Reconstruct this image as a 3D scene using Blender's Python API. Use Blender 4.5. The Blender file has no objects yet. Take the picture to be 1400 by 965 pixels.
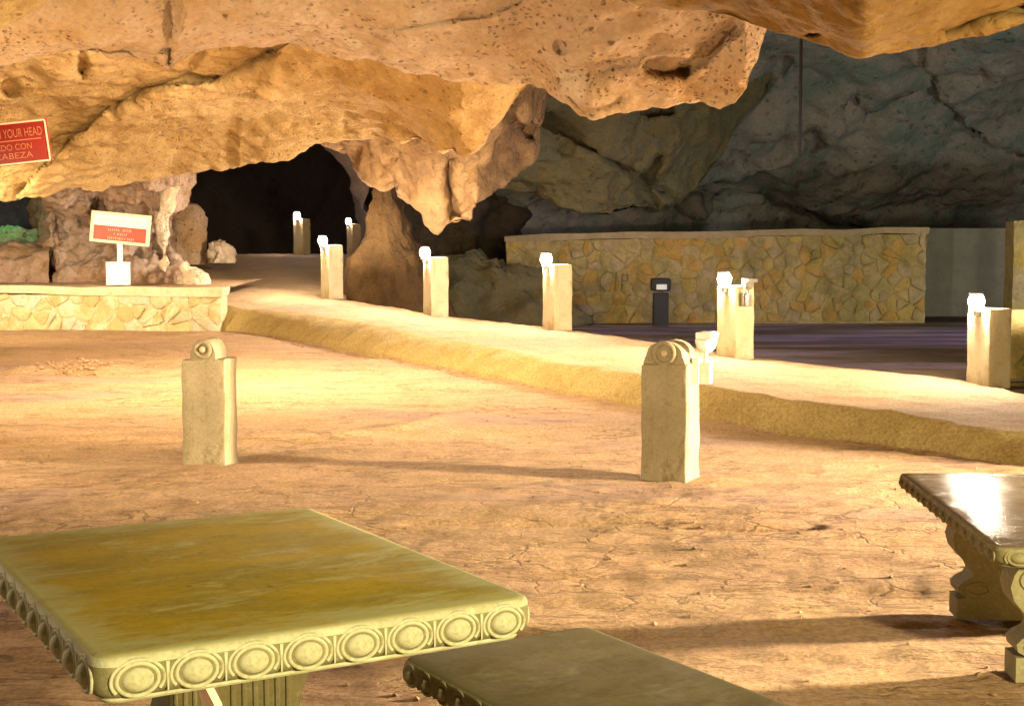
import bpy, bmesh, math, random
import numpy as np
from mathutils import Vector, Matrix

S = bpy.context.scene
COL = S.collection
R = math.radians
random.seed(7)
# ------------------------------------------------------------------ camera
F, HOR, CAMZ = 1850.0, 365.0, 1.5              # focal length in photo pixels, horizon row, eye height
PITCH = math.atan((482.5 - HOR) / F)
cam = bpy.data.cameras.new('camera')
cam.sensor_width = 36.0
cam.lens = 36.0 * F / 1400.0
cam.clip_start, cam.clip_end = 0.05, 400
camo = bpy.data.objects.new('camera', cam)
COL.objects.link(camo)
camo.location = (0, 0, CAMZ)
camo.rotation_euler = (math.pi / 2 - PITCH, 0, 0)
S.camera = camo
# ------------------------------------------------------------------ world, view
W = bpy.data.worlds.new('World')
S.world = W
W.use_nodes = True
bg = W.node_tree.nodes['Background']
bg.inputs[0].default_value = (1.0, 0.80, 0.48, 1)
bg.inputs[1].default_value = 0.11
S.view_settings.view_transform = 'Standard'
S.view_settings.look = 'None'
S.view_settings.exposure = 0.38
S.view_settings.gamma = 1.0
try:
    S.cycles.use_denoising = True
    S.cycles.denoiser = 'OPENIMAGEDENOISE'
except Exception:
    pass
S.cycles.max_bounces = 5
S.cycles.diffuse_bounces = 3
S.cycles.sample_clamp_indirect = 4.0
# ------------------------------------------------------------------ floodlights of the show cave, plus added fill lamps
def spot(name, loc, target, power, color, angle=70, blend=0.6, size=0.12):
    l = bpy.data.lights.new(name, 'SPOT')
    l.energy, l.color, l.spot_size, l.spot_blend, l.shadow_soft_size = power, color, R(angle), blend, size
    o = bpy.data.objects.new(name, l)
    COL.objects.link(o)
    o.location = loc
    o.rotation_euler = (Vector(target) - Vector(loc)).to_track_quat('-Z', 'Y').to_euler()
    return o

def point(name, loc, power, color, size=0.1):
    l = bpy.data.lights.new(name, 'POINT')
    l.energy, l.color, l.shadow_soft_size = power, color, size
    o = bpy.data.objects.new(name, l)
    COL.objects.link(o)
    o.location = loc
    return o

WARM = (1.0, 0.70, 0.38)
PALE = (1.0, 0.78, 0.50)
LAMP_L = 1700.0
spot('floor_flood', (9.2, 7.0, 1.15), (-2.5, 7.8, -2.6), 23500, PALE, 64, 0.5, 0.28)
spot('floor_flood', (-6.3, 8.2, 1.7), (2.0, 12.6, 0.2), 1250, PALE, 75, 0.8, 0.45)  # added unseen fill from the left to lift the bank and floor shadows
spot('floor_flood', (-6.0, 6.3, 1.4), (-0.8, 3.2, 0.0), 650, PALE, 60, 0.8, 0.35)
spot('added_ledge_fill', (-3.0, 14.6, 3.85), (-4.6, 16.4, 0.0), 2500, PALE, 145, 1.0, 0.3)  # added unseen fill, tucked behind the ceiling ledge to brighten the floor
spot('added_ledge_fill', (-0.5, 14.5, 3.65), (-0.3, 14.6, 0.0), 1150, PALE, 145, 1.0, 0.3)  # second added fill behind the ledge, over the middle of the floor
spot('ceiling_flood', (5.5, 12.6, 0.95), (-0.5, 14.0, 3.3), 1300, WARM, 115, 0.9, 0.30)
spot('ceiling_flood', (-6.5, 9.0, 0.5), (-2.5, 18.0, 3.2), 1600, WARM, 100, 0.8, 0.35)
spot('terrace_flood', (-8.6, 18.2, 2.3), (-7.2, 25.0, 1.5), 1500, PALE, 85, 0.8, 0.7)
spot('ceiling_flood', (1.36, 9.55, 1.10), (-0.6, 12.5, 3.5), 150, WARM, 150, 0.7, 0.08)
spot('table_flood', (4.2, -2.0, 2.4), (0.3, 4.6, 0.1), 4300, (1.0, 0.86, 0.48), 105, 0.8, 0.3)
spot('chamber_flood', (13.5, 24.0, 1.2), (6.5, 32.0, 1.6), 1300, (0.76, 0.76, 0.68), 120, 0.8, 0.3)
spot('chamber_flood', (13.2, 20.0, 2.4), (5.5, 24.5, 0.2), 2400, (0.66, 0.58, 1.0), 62, 0.9, 0.3)
point('alcove_lamp', (-9.95, 26.15, 2.62), 5, (0.40, 1.0, 0.50), 0.04)

# ================================================================== helpers
def px(u, v, D):
    """world point on the photo ray (u, v) at depth D (metres along the floor)"""
    u = np.asarray(u, float); v = np.asarray(v, float); D = np.asarray(D, float)
    c, s = math.cos(PITCH), math.sin(PITCH)
    a = (482.5 - v) / F
    dx, dy, dz = (u - 700.0) / F, c + a * s, -s + a * c
    k = D / dy
    return np.stack([dx * k, D + 0 * dx * k, CAMZ + dz * k], -1)

def P(u, v, D):
    return Vector(px(u, v, D).tolist())

def xat(u, D):
    return (u - 700.0) * D / F

_T = np.random.RandomState(3).permutation(256).astype(np.int64)
_T = np.concatenate([_T, _T, _T])
_G = np.array([[1,1,0],[-1,1,0],[1,-1,0],[-1,-1,0],[1,0,1],[-1,0,1],[1,0,-1],[-1,0,-1],
               [0,1,1],[0,-1,1],[0,1,-1],[0,-1,-1],[1,1,0],[-1,1,0],[0,-1,1],[0,-1,-1]], float)
def noise(p):
    p = np.asarray(p, float)
    i = np.floor(p).astype(np.int64); f = p - i; i &= 255
    w = f * f * f * (f * (f * 6 - 15) + 10)
    def g(a, b, c):
        h = _T[_T[_T[(i[..., 0] + a) & 255] + ((i[..., 1] + b) & 255)] + ((i[..., 2] + c) & 255)] & 15
        gr = _G[h]
        return gr[..., 0] * (f[..., 0] - a) + gr[..., 1] * (f[..., 1] - b) + gr[..., 2] * (f[..., 2] - c)
    L = lambda a, b, t: a + t * (b - a)
    x, y, z = w[..., 0], w[..., 1], w[..., 2]
    return L(L(L(g(0,0,0), g(1,0,0), x), L(g(0,1,0), g(1,1,0), x), y),
             L(L(g(0,0,1), g(1,0,1), x), L(g(0,1,1), g(1,1,1), x), y), z)
def fbm(p, octv=4, gain=0.5, lac=2.03, ridge=False):
    t = 0; a = 1.0
    for k in range(octv):
        n = noise(p + 17.3 * k)
        t = t + a * ((0.5 - np.abs(n)) * 2 - 0.6 if ridge else n)
        a *= gain; p = p * lac
    return t

def tag(o, label=None, cat=None, group=None, kind=None):
    if label: o['label'] = label
    if cat: o['category'] = cat
    if group: o['group'] = group
    if kind: o['kind'] = kind
    return o

def link(name, me, mat=None, parent=None):
    o = bpy.data.objects.new(name, me)
    COL.objects.link(o)
    if mat and not me.materials: me.materials.append(mat)
    if parent: o.parent = parent
    return o

def grid_mesh(name, G, mat, kind='structure', flip=False, smooth=True, wrap=False):
    M, N = G.shape[:2]
    me = bpy.data.meshes.new(name)
    idx = np.arange(M * N).reshape(M, N)
    if wrap:
        idx = np.concatenate([idx, idx[:, :1]], 1)
    q = np.stack([idx[:-1, :-1], idx[:-1, 1:], idx[1:, 1:], idx[1:, :-1]], -1).reshape(-1, 4)
    if flip: q = q[:, ::-1]
    me.vertices.add(M * N); me.vertices.foreach_set('co', G.reshape(-1).astype(np.float32))
    me.loops.add(q.size); me.loops.foreach_set('vertex_index', q.reshape(-1).astype(np.int32))
    me.polygons.add(len(q))
    me.polygons.foreach_set('loop_start', np.arange(0, q.size, 4, dtype=np.int32))
    me.polygons.foreach_set('loop_total', np.full(len(q), 4, np.int32))
    me.polygons.foreach_set('use_smooth', np.full(len(q), smooth))
    me.update(calc_edges=True)
    o = link(name, me, mat)
    if kind: o['kind'] = kind
    return o

def normals(G):
    a = np.gradient(G, axis=1); b = np.gradient(G, axis=0)
    n = np.cross(a, b)
    return n / (np.linalg.norm(n, axis=-1, keepdims=True) + 1e-9)

def displace(G, amp=0.1, scale=1.5, fine=0.02, fscale=0.25, ridge=0.0, rscale=2.0, seed=0.0):
    n = normals(G)
    d = amp * fbm(G / scale + seed, 4)
    if ridge: d = d + ridge * fbm(G / rscale + seed + 5.1, 3, ridge=True)
    if fine: d = d + fine * fbm(G / fscale + seed + 9.7, 3) + .9 * fine * fbm(G / (fscale * 2.4) + seed + 1.7, 3, ridge=True)
    return G + n * d[..., None]

def seg_dist(U, V, poly):
    """signed distance in photo pixels to a polyline (sign: + on its right-hand side walking along it, image y down)"""
    best = np.full(U.shape, 1e9); sg = np.ones(U.shape)
    for (x0, y0), (x1, y1) in zip(poly[:-1], poly[1:]):
        dx, dy = x1 - x0, y1 - y0
        t = np.clip(((U - x0) * dx + (V - y0) * dy) / (dx * dx + dy * dy), 0, 1)
        d = np.hypot(U - x0 - t * dx, V - y0 - t * dy)
        s = np.sign(dx * (V - y0) - dy * (U - x0))
        m = d < best
        best = np.where(m, d, best); sg = np.where(m, s, sg)
    return best, sg

def features(U, V, D, feats):
    for f in feats:
        if f[0] == 'dent':                      # ('dent', u, v, ru, rv, depth)
            _, cu, cv, ru, rv, a = f
            r = np.hypot((U - cu) / ru, (V - cv) / rv)
            D = D + a * np.clip(1.3 - r, 0, 0.6) / 0.6
        elif f[0] == 'groove':                  # ('groove', poly, width, depth)
            d, s = seg_dist(U, V, f[1])
            D = D + f[3] * np.exp(-(d / f[2]) ** 2)
        elif f[0] == 'step':                    # ('step', poly, reach, depth): right-hand side pushed back, fading over reach
            d, s = seg_dist(U, V, f[1])
            D = D + np.where(s > 0, f[3] * np.exp(-d / f[2]) * np.clip(d / (f[4] if len(f) > 4 else 3.0), 0, 1), 0)
    return D

def loft(name, rows, mat, u0, u1, du=3.0, m=40, before=(), after=(), feats=(), disp={}, smooth_rows=True, kind='structure', soft=0):
    """rows: list of polylines [(u, v, D)...], top/front row first. before/after: world offsets from first/last row."""
    U1 = np.arange(u0, u1 + du, du)
    ctl = []
    for r in rows:
        r = np.array(r, float)
        ctl.append(np.stack([U1, np.interp(U1, r[:, 0], r[:, 1]), np.interp(U1, r[:, 0], r[:, 2])], -1))
    ctl = np.array(ctl)
    if soft:
        w_ = max(1, int(soft / du)); kn = np.hanning(2 * w_ + 3); kn /= kn.sum()
        for a_ in range(len(ctl)):
            for b_ in (1, 2): ctl[a_, :, b_] = np.convolve(np.pad(ctl[a_, :, b_], w_ + 1, mode='edge'), kn, 'valid')
    Rn = len(ctl)
    mm = m * (Rn - 1) + 1
    t = np.linspace(0, Rn - 1, mm)
    i = np.clip(t.astype(int), 0, Rn - 2); f = (t - i)[:, None, None]
    if smooth_rows and Rn > 2:
        p0 = ctl[np.clip(i - 1, 0, Rn - 1)]; p1 = ctl[i]; p2 = ctl[i + 1]; p3 = ctl[np.clip(i + 2, 0, Rn - 1)]
        g = 0.5 * (2 * p1 + (p2 - p0) * f + (2 * p0 - 5 * p1 + 4 * p2 - p3) * f ** 2 + (-p0 + 3 * p1 - 3 * p2 + p3) * f ** 3)
    else:
        g = ctl[i] * (1 - f) + ctl[i + 1] * f
    U, V, D = g[..., 0], g[..., 1], g[..., 2]
    D = features(U, V, D, feats)
    G = px(U, V, D)
    pre, post = [], []
    for (dx, dy, dz) in before: pre.append(G[0] + np.array([dx, dy, dz]))
    for (dx, dy, dz) in after: post.append(G[-1] + np.array([dx, dy, dz]))
    def fill(a, b, n):
        k = np.linspace(0, 1, n, endpoint=False)[:, None, None]
        return a[None] * (1 - k) + b[None] * k
    parts = []
    chain = pre
    for a, b in zip(chain, chain[1:] + [G[0]]):
        parts.append(fill(a, b, 14))
    parts.append(G[:-1])
    last = G[-1]
    for b in post:
        parts.append(fill(last, b, 8)); last = b
    parts.append(last[None])
    G = np.concatenate(parts, 0)
    G = displace(G, **disp)
    return grid_mesh(name, G, mat, kind)

def rings(name, prof, D0, mat, n=48, squash=0.8, disp={}, kind=None, lean=0.0, cap=True):
    """closed lump from rows (v, uL, uR) top first at depth D0"""
    rows = []
    pr = np.array(prof, float)
    vv = np.linspace(pr[0, 0], pr[-1, 0], max(24, 3 * len(pr)))
    uL = np.interp(vv, pr[:, 0], pr[:, 1]); uR = np.interp(vv, pr[:, 0], pr[:, 2])
    th = np.linspace(0, 2 * np.pi, n, endpoint=False)
    G = []
    for v, a, b in zip(vv, uL, uR):
        c = px((a + b) / 2, v, D0)
        r = (b - a) / 2 * D0 / F
        G.append(np.stack([c[0] + r * np.cos(th), c[1] + r * squash * np.sin(th), np.full(n, c[2])], -1))
    G = np.array(G)
    if cap:
        top = G[0].mean(0)
        G = np.concatenate([(top + (G[0] - top) * 0.02)[None], (top + (G[0] - top) * 0.6 + [0, 0, 0.0])[None], G], 0)
    G2 = np.concatenate([G, G[:, :1]], 1)
    nrm = normals(G2)[:, :-1]
    d = disp.get('amp', .05) * fbm(G / disp.get('scale', .6) + disp.get('seed', 0), 4) + disp.get('fine', .01) * fbm(G / .15 + 3, 3)
    G = G - nrm * d[..., None]
    return grid_mesh(name, G, mat, kind, wrap=True)

# ------------------------------------------------------------------ materials
class NT:
    def __init__(self, name):
        self.m = bpy.data.materials.new(name)
        self.m.use_nodes = True
        self.t = self.m.node_tree
        self.b = self.t.nodes['Principled BSDF']
        self.co = self.t.nodes.new('ShaderNodeTexCoord').outputs['Object']
        self.b.inputs['Specular IOR Level'].default_value = 0.25
    def n(self, typ, **kw):
        nd = self.t.nodes.new(typ)
        for k, v in kw.items(): setattr(nd, k, v)
        return nd
    def l(self, a, b): self.t.links.new(a, b)
    def mapped(self, scale=(1, 1, 1), rot=(0, 0, 0)):
        mp = self.n('ShaderNodeMapping')
        mp.inputs['Scale'].default_value = scale; mp.inputs['Rotation'].default_value = rot
        self.l(self.co, mp.inputs['Vector'])
        return mp.outputs[0]
    def noise(self, scale, detail=5, rough=0.6, vec=None, dist=0.0):
        nd = self.n('ShaderNodeTexNoise')
        nd.inputs['Scale'].default_value = scale; nd.inputs['Detail'].default_value = detail
        nd.inputs['Roughness'].default_value = rough; nd.inputs['Distortion'].default_value = dist
        self.l(vec or self.co, nd.inputs['Vector'])
        return nd.outputs[0]
    def vor(self, scale, vec=None, feature='F1', rand=1.0):
        nd = self.n('ShaderNodeTexVoronoi', feature=feature)
        nd.inputs['Scale'].default_value = scale; nd.inputs['Randomness'].default_value = rand
        self.l(vec or self.co, nd.inputs['Vector'])
        return nd.outputs[0]
    def ramp(self, fac, lo, hi, a=0.0, b=1.0):
        nd = self.n('ShaderNodeMapRange')
        nd.interpolation_type = 'SMOOTHSTEP'
        for k, v in zip(('From Min', 'From Max', 'To Min', 'To Max'), (lo, hi, a, b)): nd.inputs[k].default_value = v
        self.l(fac, nd.inputs['Value'])
        return nd.outputs[0]
    def mix(self, fac, a, b, mode='MIX'):
        nd = self.n('ShaderNodeMix', data_type='RGBA', blend_type=mode)
        for s, v in ((nd.inputs[0], fac), (nd.inputs[6], a), (nd.inputs[7], b)):
            if isinstance(v, (int, float)): s.default_value = v
            elif isinstance(v, tuple): s.default_value = (*v, 1) if len(v) == 3 else v
            else: self.l(v, s)
        return nd.outputs[2]
    def math(self, op, a, b=0.0):
        nd = self.n('ShaderNodeMath', operation=op)
        for s, v in zip(nd.inputs, (a, b)):
            if isinstance(v, (int, float)): s.default_value = v
            else: self.l(v, s)
        return nd.outputs[0]
    def bump(self, h, strength=0.5, dist=0.05, prev=None):
        nd = self.n('ShaderNodeBump')
        nd.inputs['Strength'].default_value = strength; nd.inputs['Distance'].default_value = dist
        self.l(h, nd.inputs['Height'])
        if prev: self.l(prev, nd.inputs['Normal'])
        return nd.outputs[0]
    def done(self, col, normal=None, rough=0.9):
        if isinstance(col, tuple): self.b.inputs['Base Color'].default_value = (*col, 1)
        else: self.l(col, self.b.inputs['Base Color'])
        if isinstance(rough, (int, float)): self.b.inputs['Roughness'].default_value = rough
        else: self.l(rough, self.b.inputs['Roughness'])
        if normal: self.l(normal, self.b.inputs['Normal'])
        return self.m

def rock_mat(name, c1, c2, c3, big=0.5, pit=7.0, pits=0.5, bump=0.6, stain=None, rough=0.92):
    t = NT(name)
    a = t.ramp(t.noise(big, 6, 0.62, dist=0.6), 0.38, 0.62)
    b = t.ramp(t.noise(big * 3.7, 7, 0.68), 0.45, 0.72)
    c = t.mix(b, t.mix(a, c1, c2), c3)
    if stain:
        s = t.ramp(t.noise(big * 1.7, 6, 0.7, vec=t.mapped((1, 1, 0.7), (0.4, 0.2, 0.1)), dist=1.0), 0.56, 0.72)
        c = t.mix(t.math('MULTIPLY', s, 0.75), c, stain)
    fine = t.noise(16, 8, 0.7)
    c = t.mix(t.ramp(fine, 0.3, 0.75, 0, 0.5), c, t.mix(1.0, c, (0.55, 0.5, 0.45), 'MULTIPLY'))
    v1 = t.vor(pit, dist_vec(t, 0.25)); v2 = t.vor(pit * 2.2, dist_vec(t, 0.1))
    mask = t.ramp(t.noise(1.3, 5), 0.36, 0.56)
    p1 = t.math('MULTIPLY', t.ramp(v1, 0.10, 0.26, 1, 0), mask)
    p2 = t.math('MULTIPLY', t.ramp(v2, 0.10, 0.34, 1, 0), t.ramp(t.noise(2.3, 3), 0.45, 0.6))
    pm = t.math('MAXIMUM', p1, t.math('MULTIPLY', p2, 0.8))
    c = t.mix(t.math('MULTIPLY', pm, pits), c, t.mix(1.0, c, (0.26, 0.17, 0.10), 'MULTIPLY'))
    h = t.math('SUBTRACT', t.math('ADD', t.noise(5, 10, 0.72), t.math('MULTIPLY', fine, 0.35)), t.math('MULTIPLY', pm, 0.55 * pits + 0.1))
    return t.done(c, t.bump(h, bump, 0.13), rough)

def dist_vec(t, k):
    nd = t.n('ShaderNodeVectorMath', operation='MULTIPLY_ADD')
    ns = t.n('ShaderNodeTexNoise'); ns.inputs['Scale'].default_value = 5; ns.inputs['Detail'].default_value = 3
    t.l(t.co, ns.inputs['Vector']); t.l(ns.outputs['Color'], nd.inputs[0])
    nd.inputs[1].default_value = (k, k, k); t.l(t.co, nd.inputs[2])
    return nd.outputs[0]

M = {}
M['near'] = rock_mat('ochre_rock', (.30, .18, .055), (.38, .25, .09), (.24, .14, .045), .6, 6, .4, .6)
M['pink'] = rock_mat('pitted_pink_limestone', (.55, .39, .26), (.49, .31, .15), (.59, .45, .33), .5, 8.0, .75, .9, stain=(.34, .19, .07))
M['gold'] = rock_mat('golden_limestone', (.49, .325, .135), (.56, .39, .18), (.42, .26, .09), .35, 7.5, .5, .7, stain=(.33, .20, .05))
M['brown'] = rock_mat('brown_flowstone', (.30, .18, .08), (.38, .23, .10), (.20, .12, .06), .6, 5, .3, .7, stain=(.14, .08, .04))
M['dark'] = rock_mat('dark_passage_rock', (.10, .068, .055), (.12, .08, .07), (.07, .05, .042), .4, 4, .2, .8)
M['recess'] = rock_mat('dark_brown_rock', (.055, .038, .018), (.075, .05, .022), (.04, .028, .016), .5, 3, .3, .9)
M['grey'] = rock_mat('grey_green_rock', (.235, .225, .19), (.125, .17, .145), (.26, .215, .20), .55, 2.2, .5, 1.0, stain=(.085, .085, .06))
M['olive'] = rock_mat('olive_rock', (.15, .122, .05), (.115, .11, .06), (.16, .11, .042), .4, 3, .3, .9, stain=(.04, .03, .012))
M['column'] = rock_mat('shaded_brown_flowstone', (.088, .048, .016), (.115, .064, .021), (.06, .035, .013), .7, 4, .2, .8)  # column's shade, turned from the lamps, put into a darker base colour
M['mauve'] = rock_mat('mauve_brown_rock', (.42, .27, .18), (.46, .35, .28), (.30, .18, .08), .7, 4, .3, .9, stain=(.20, .12, .05))
M['white_rock'] = rock_mat('pale_limestone', (.72, .58, .42), (.62, .46, .28), (.78, .68, .55), 1.2, 7, .4, .9)
M['blue'] = rock_mat('slate_blue_rock', (.10, .12, .17), (.07, .08, .13), (.12, .12, .13), .8, 3, .2, .8)
M['green'] = rock_mat('green_lit_rock', (.30, .48, .26), (.34, .50, .38), (.14, .25, .08), 1.5, 6, .5, .9)  # green light falling on the ledge is put into the rock colour

def ground_mat(name, c1, c2, c3, bump=0.5, streak=True, rough=0.88):
    t = NT(name)
    a = t.ramp(t.noise(0.45, 6, 0.65, vec=t.mapped((0.6, 1.6, 1))), 0.36, 0.64)
    b = t.ramp(t.noise(2.2, 8, 0.7, vec=t.mapped((0.7, 1.5, 1))), 0.42, 0.7)
    c = t.mix(t.math('MULTIPLY', b, 0.7), t.mix(a, c1, c2), c3)
    g = t.noise(38, 6, 0.75)
    c = t.mix(t.ramp(g, 0.35, 0.70, 0, 0.85), c, t.mix(1.0, c, (0.52, 0.42, 0.32), 'MULTIPLY'))
    spk = t.ramp(t.vor(26), 0.06, 0.16, 1, 0)
    spk = t.math('MULTIPLY', spk, t.ramp(t.noise(3, 3), 0.5, 0.62))
    c = t.mix(t.math('MULTIPLY', spk, 0.5), c, (.16, .09, .05))
    if streak:
        mv = t.ramp(t.noise(0.30, 3, 0.5, vec=t.mapped((.6, 1.5, 1), (0, 0, .2))), .52, .64)
        c = t.mix(t.math('MULTIPLY', mv, .75), c, (.36, .235, .19))
        lines = t.math('ABSOLUTE', t.math('SUBTRACT', t.noise(1.5, 5, .62, vec=t.mapped((.7, 2.4, 1)), dist=.5), .5))
        ck = t.math('MULTIPLY', t.ramp(lines, 0.0, .020, 1, 0), t.ramp(t.noise(.7, 3), .38, .52))
        pv = t.vor(1.9, dist_vec(t, .22), 'DISTANCE_TO_EDGE')
        sy = t.n('ShaderNodeSeparateXYZ'); t.l(t.co, sy.inputs[0])
        zone = t.math('MULTIPLY', t.ramp(sy.outputs[1], 4.6, 6.2, 0, 1), t.ramp(sy.outputs[1], 8.6, 10.2, 1, 0))
        pk = t.math('MULTIPLY', t.math('MULTIPLY', t.ramp(pv, 0.0, .030, 1, 0), zone), t.ramp(t.noise(1.1, 4), .40, .56))
        ck = t.math('MAXIMUM', ck, pk)
        c = t.mix(t.math('MULTIPLY', ck, .52), c, (.13, .07, .03))
        g2 = t.math('SUBTRACT', g, t.math('MULTIPLY', ck, .5))
    else: g2 = g
    h = t.math('ADD', t.noise(9, 9, 0.72, vec=t.mapped((0.8, 1.5, 1))), t.math('MULTIPLY', g2, 0.6))
    return t.done(c, t.bump(h, bump, 0.055), rough)
M['ground'] = ground_mat('trodden_earth', (.60, .41, .235), (.56, .36, .205), (.45, .30, .12), 1.0)
M['path'] = ground_mat('sandy_path', (.50, .36, .215), (.45, .31, .175), (.38, .25, .11), .7, False)
M['bank'] = ground_mat('rough_earth_bank', (.60, .46, .19), (.52, .39, .15), (.40, .29, .10), 1.0, False)

def concrete_mat(name, c1, c2, c3, sc=3.0, bump=.3, rough=.8, stain=None, grime_shade=None):
    t = NT(name)
    if grime_shade: t.co = t.n('ShaderNodeNewGeometry').outputs['Position']
    a = t.ramp(t.noise(sc, 6, 0.65), 0.38, 0.62)
    b = t.ramp(t.noise(sc * 4, 7, 0.7), 0.5, 0.75)
    c = t.mix(b, t.mix(a, c1, c2), c3)
    if stain:
        s = t.ramp(t.noise(sc * 1.6, 6, 0.7, vec=t.mapped((1, 1, 0.25)), dist=.6), 0.52, 0.7)
        c = t.mix(t.math('MULTIPLY', s, 0.8), c, stain)
    if grime_shade:
        for q_, (sc_, gc) in enumerate(zip((1.3, 2.6), grime_shade)):
            c = t.mix(t.ramp(t.noise(sc_, 6, .72, vec=t.mapped((1, 1, .8), (.3 * q_, .2, .1)), dist=.8), .47, .66, 0, .75), c, gc)
    f = t.noise(60, 6, 0.7)
    c = t.mix(t.ramp(f, 0.35, 0.8, 0, 0.5), c, t.mix(1.0, c, (.5, .46, .4), 'MULTIPLY'))
    h = t.math('ADD', t.noise(14, 9, 0.7), t.math('MULTIPLY', f, 0.5))
    return t.done(c, t.bump(h, bump, 0.02), rough)
M['conc'] = concrete_mat('weathered_concrete', (.25, .20, .118), (.31, .25, .155), (.18, .14, .07), 3, .5, .85, (.15, .11, .045))
M['post'] = concrete_mat('cream_concrete', (.50, .42, .265), (.44, .36, .21), (.36, .28, .14), 2.5, .4, .8, (.27, .21, .095))
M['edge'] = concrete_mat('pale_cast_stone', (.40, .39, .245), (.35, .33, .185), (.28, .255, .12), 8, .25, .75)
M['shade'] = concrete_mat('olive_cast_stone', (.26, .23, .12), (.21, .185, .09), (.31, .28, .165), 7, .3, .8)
M['grime_shade'] = concrete_mat('shaded_rim_cast_stone', (.19, .17, .075), (.15, .135, .055), (.26, .24, .13), 9, .3, .85)  # recess behind the rim ornaments painted darker to stand for shade
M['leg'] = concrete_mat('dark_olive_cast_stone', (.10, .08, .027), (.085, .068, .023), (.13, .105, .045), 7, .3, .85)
M['white'] = concrete_mat('white_painted_concrete', (.80, .78, .74), (.76, .73, .68), (.66, .60, .52), 6, .15, .6)
M['mortar'] = concrete_mat('lime_mortar', (.25, .20, .085), (.22, .17, .065), (.30, .24, .13), 3, .5, .9, None, ((.14, .11, .03), (.33, .25, .12)))
M['mortar_pale'] = concrete_mat('pale_lime_mortar', (.54, .47, .30), (.47, .39, .21), (.40, .30, .13), 3, .5, .9, None, ((.36, .28, .11), (.58, .52, .37)))
M['coping'] = concrete_mat('coping_render', (.24, .19, .11), (.21, .16, .085), (.18, .135, .065), 3, .3, .9)
M['coping_pale'] = concrete_mat('pale_coping_render', (.52, .45, .30), (.46, .39, .24), (.4, .32, .18), 3, .3, .9)
M['plaster'] = concrete_mat('grey_plaster', (.64, .70, .66), (.56, .63, .60), (.48, .53, .50), 1.5, .3, .8)
def plain(name, col, rough=.5, metal=0.0, emit=None, es=0.0):
    t = NT(name)
    n = t.noise(30, 5, .6)
    c = t.mix(t.ramp(n, .35, .75, 0, .35), col, tuple(x * .75 for x in col))
    m = t.done(c, None, rough)
    t.b.inputs['Metallic'].default_value = metal
    if emit:
        t.b.inputs['Emission Color'].default_value = (*emit, 1); t.b.inputs['Emission Strength'].default_value = es
    return m
M['globe'] = plain('lit_glass_globe', (.9, .9, .88), .3, 0, (1.0, .82, .62), LAMP_L)
M['globe_dim'] = plain('far_lit_glass_globe', (.9, .9, .88), .3, 0, (1.0, .80, .66), LAMP_L * .20)
M['metal'] = plain('grey_metal', (.35, .34, .31), .45, .6)
M['flood_grey'] = plain('dull_grey_casing', (.17, .155, .12), .7)
M['white_metal'] = plain('white_enamel', (.80, .78, .74), .4)
M['black'] = plain('black_metal', (.022, .020, .018), .7)
M['red'] = plain('red_sign_paint', (.62, .045, .02), .45)
M['red_dark'] = plain('deep_red_sign_paint', (.115, .005, .002), .45)
M['sign_white'] = plain('white_sign_paint', (.80, .74, .62), .45)
M['sign_cream'] = plain('cream_sign_frame', (.78, .62, .40), .5)
M['print_tan'] = plain('faded_lettering', (.68, .56, .40), .5)
M['print_pink'] = plain('pale_pink_lettering', (.76, .28, .18), .5)
M['print_cream'] = plain('cream_lettering', (.27, .075, .033), .5)
M['graffiti'] = plain('dark_green_paint', (.10, .088, .03), .7)
STONES = [concrete_mat('wall_stone_' + k, c, tuple(x * .8 for x in c), tuple(x * .5 for x in c), 5, .9, .9, None, ((.14, .11, .03), (.33, .25, .12)))
          for k, c in (('ochre', (.33, .235, .06)), ('olive', (.26, .205, .07)), ('rust', (.33, .20, .045)), ('tan', (.28, .215, .085)), ('mauve', (.27, .21, .11)))]
PALES = [concrete_mat('pale_stone_' + k, c, tuple(x * .9 for x in c), tuple(x * .65 for x in c), 4, .8, .9, None, ((.36, .28, .11), (.58, .52, .37)))
         for k, c in (('cream', (.52, .45, .28)), ('yellow', (.48, .39, .19)), ('grey', (.46, .42, .31)), ('gold', (.45, .34, .15)))]

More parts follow.
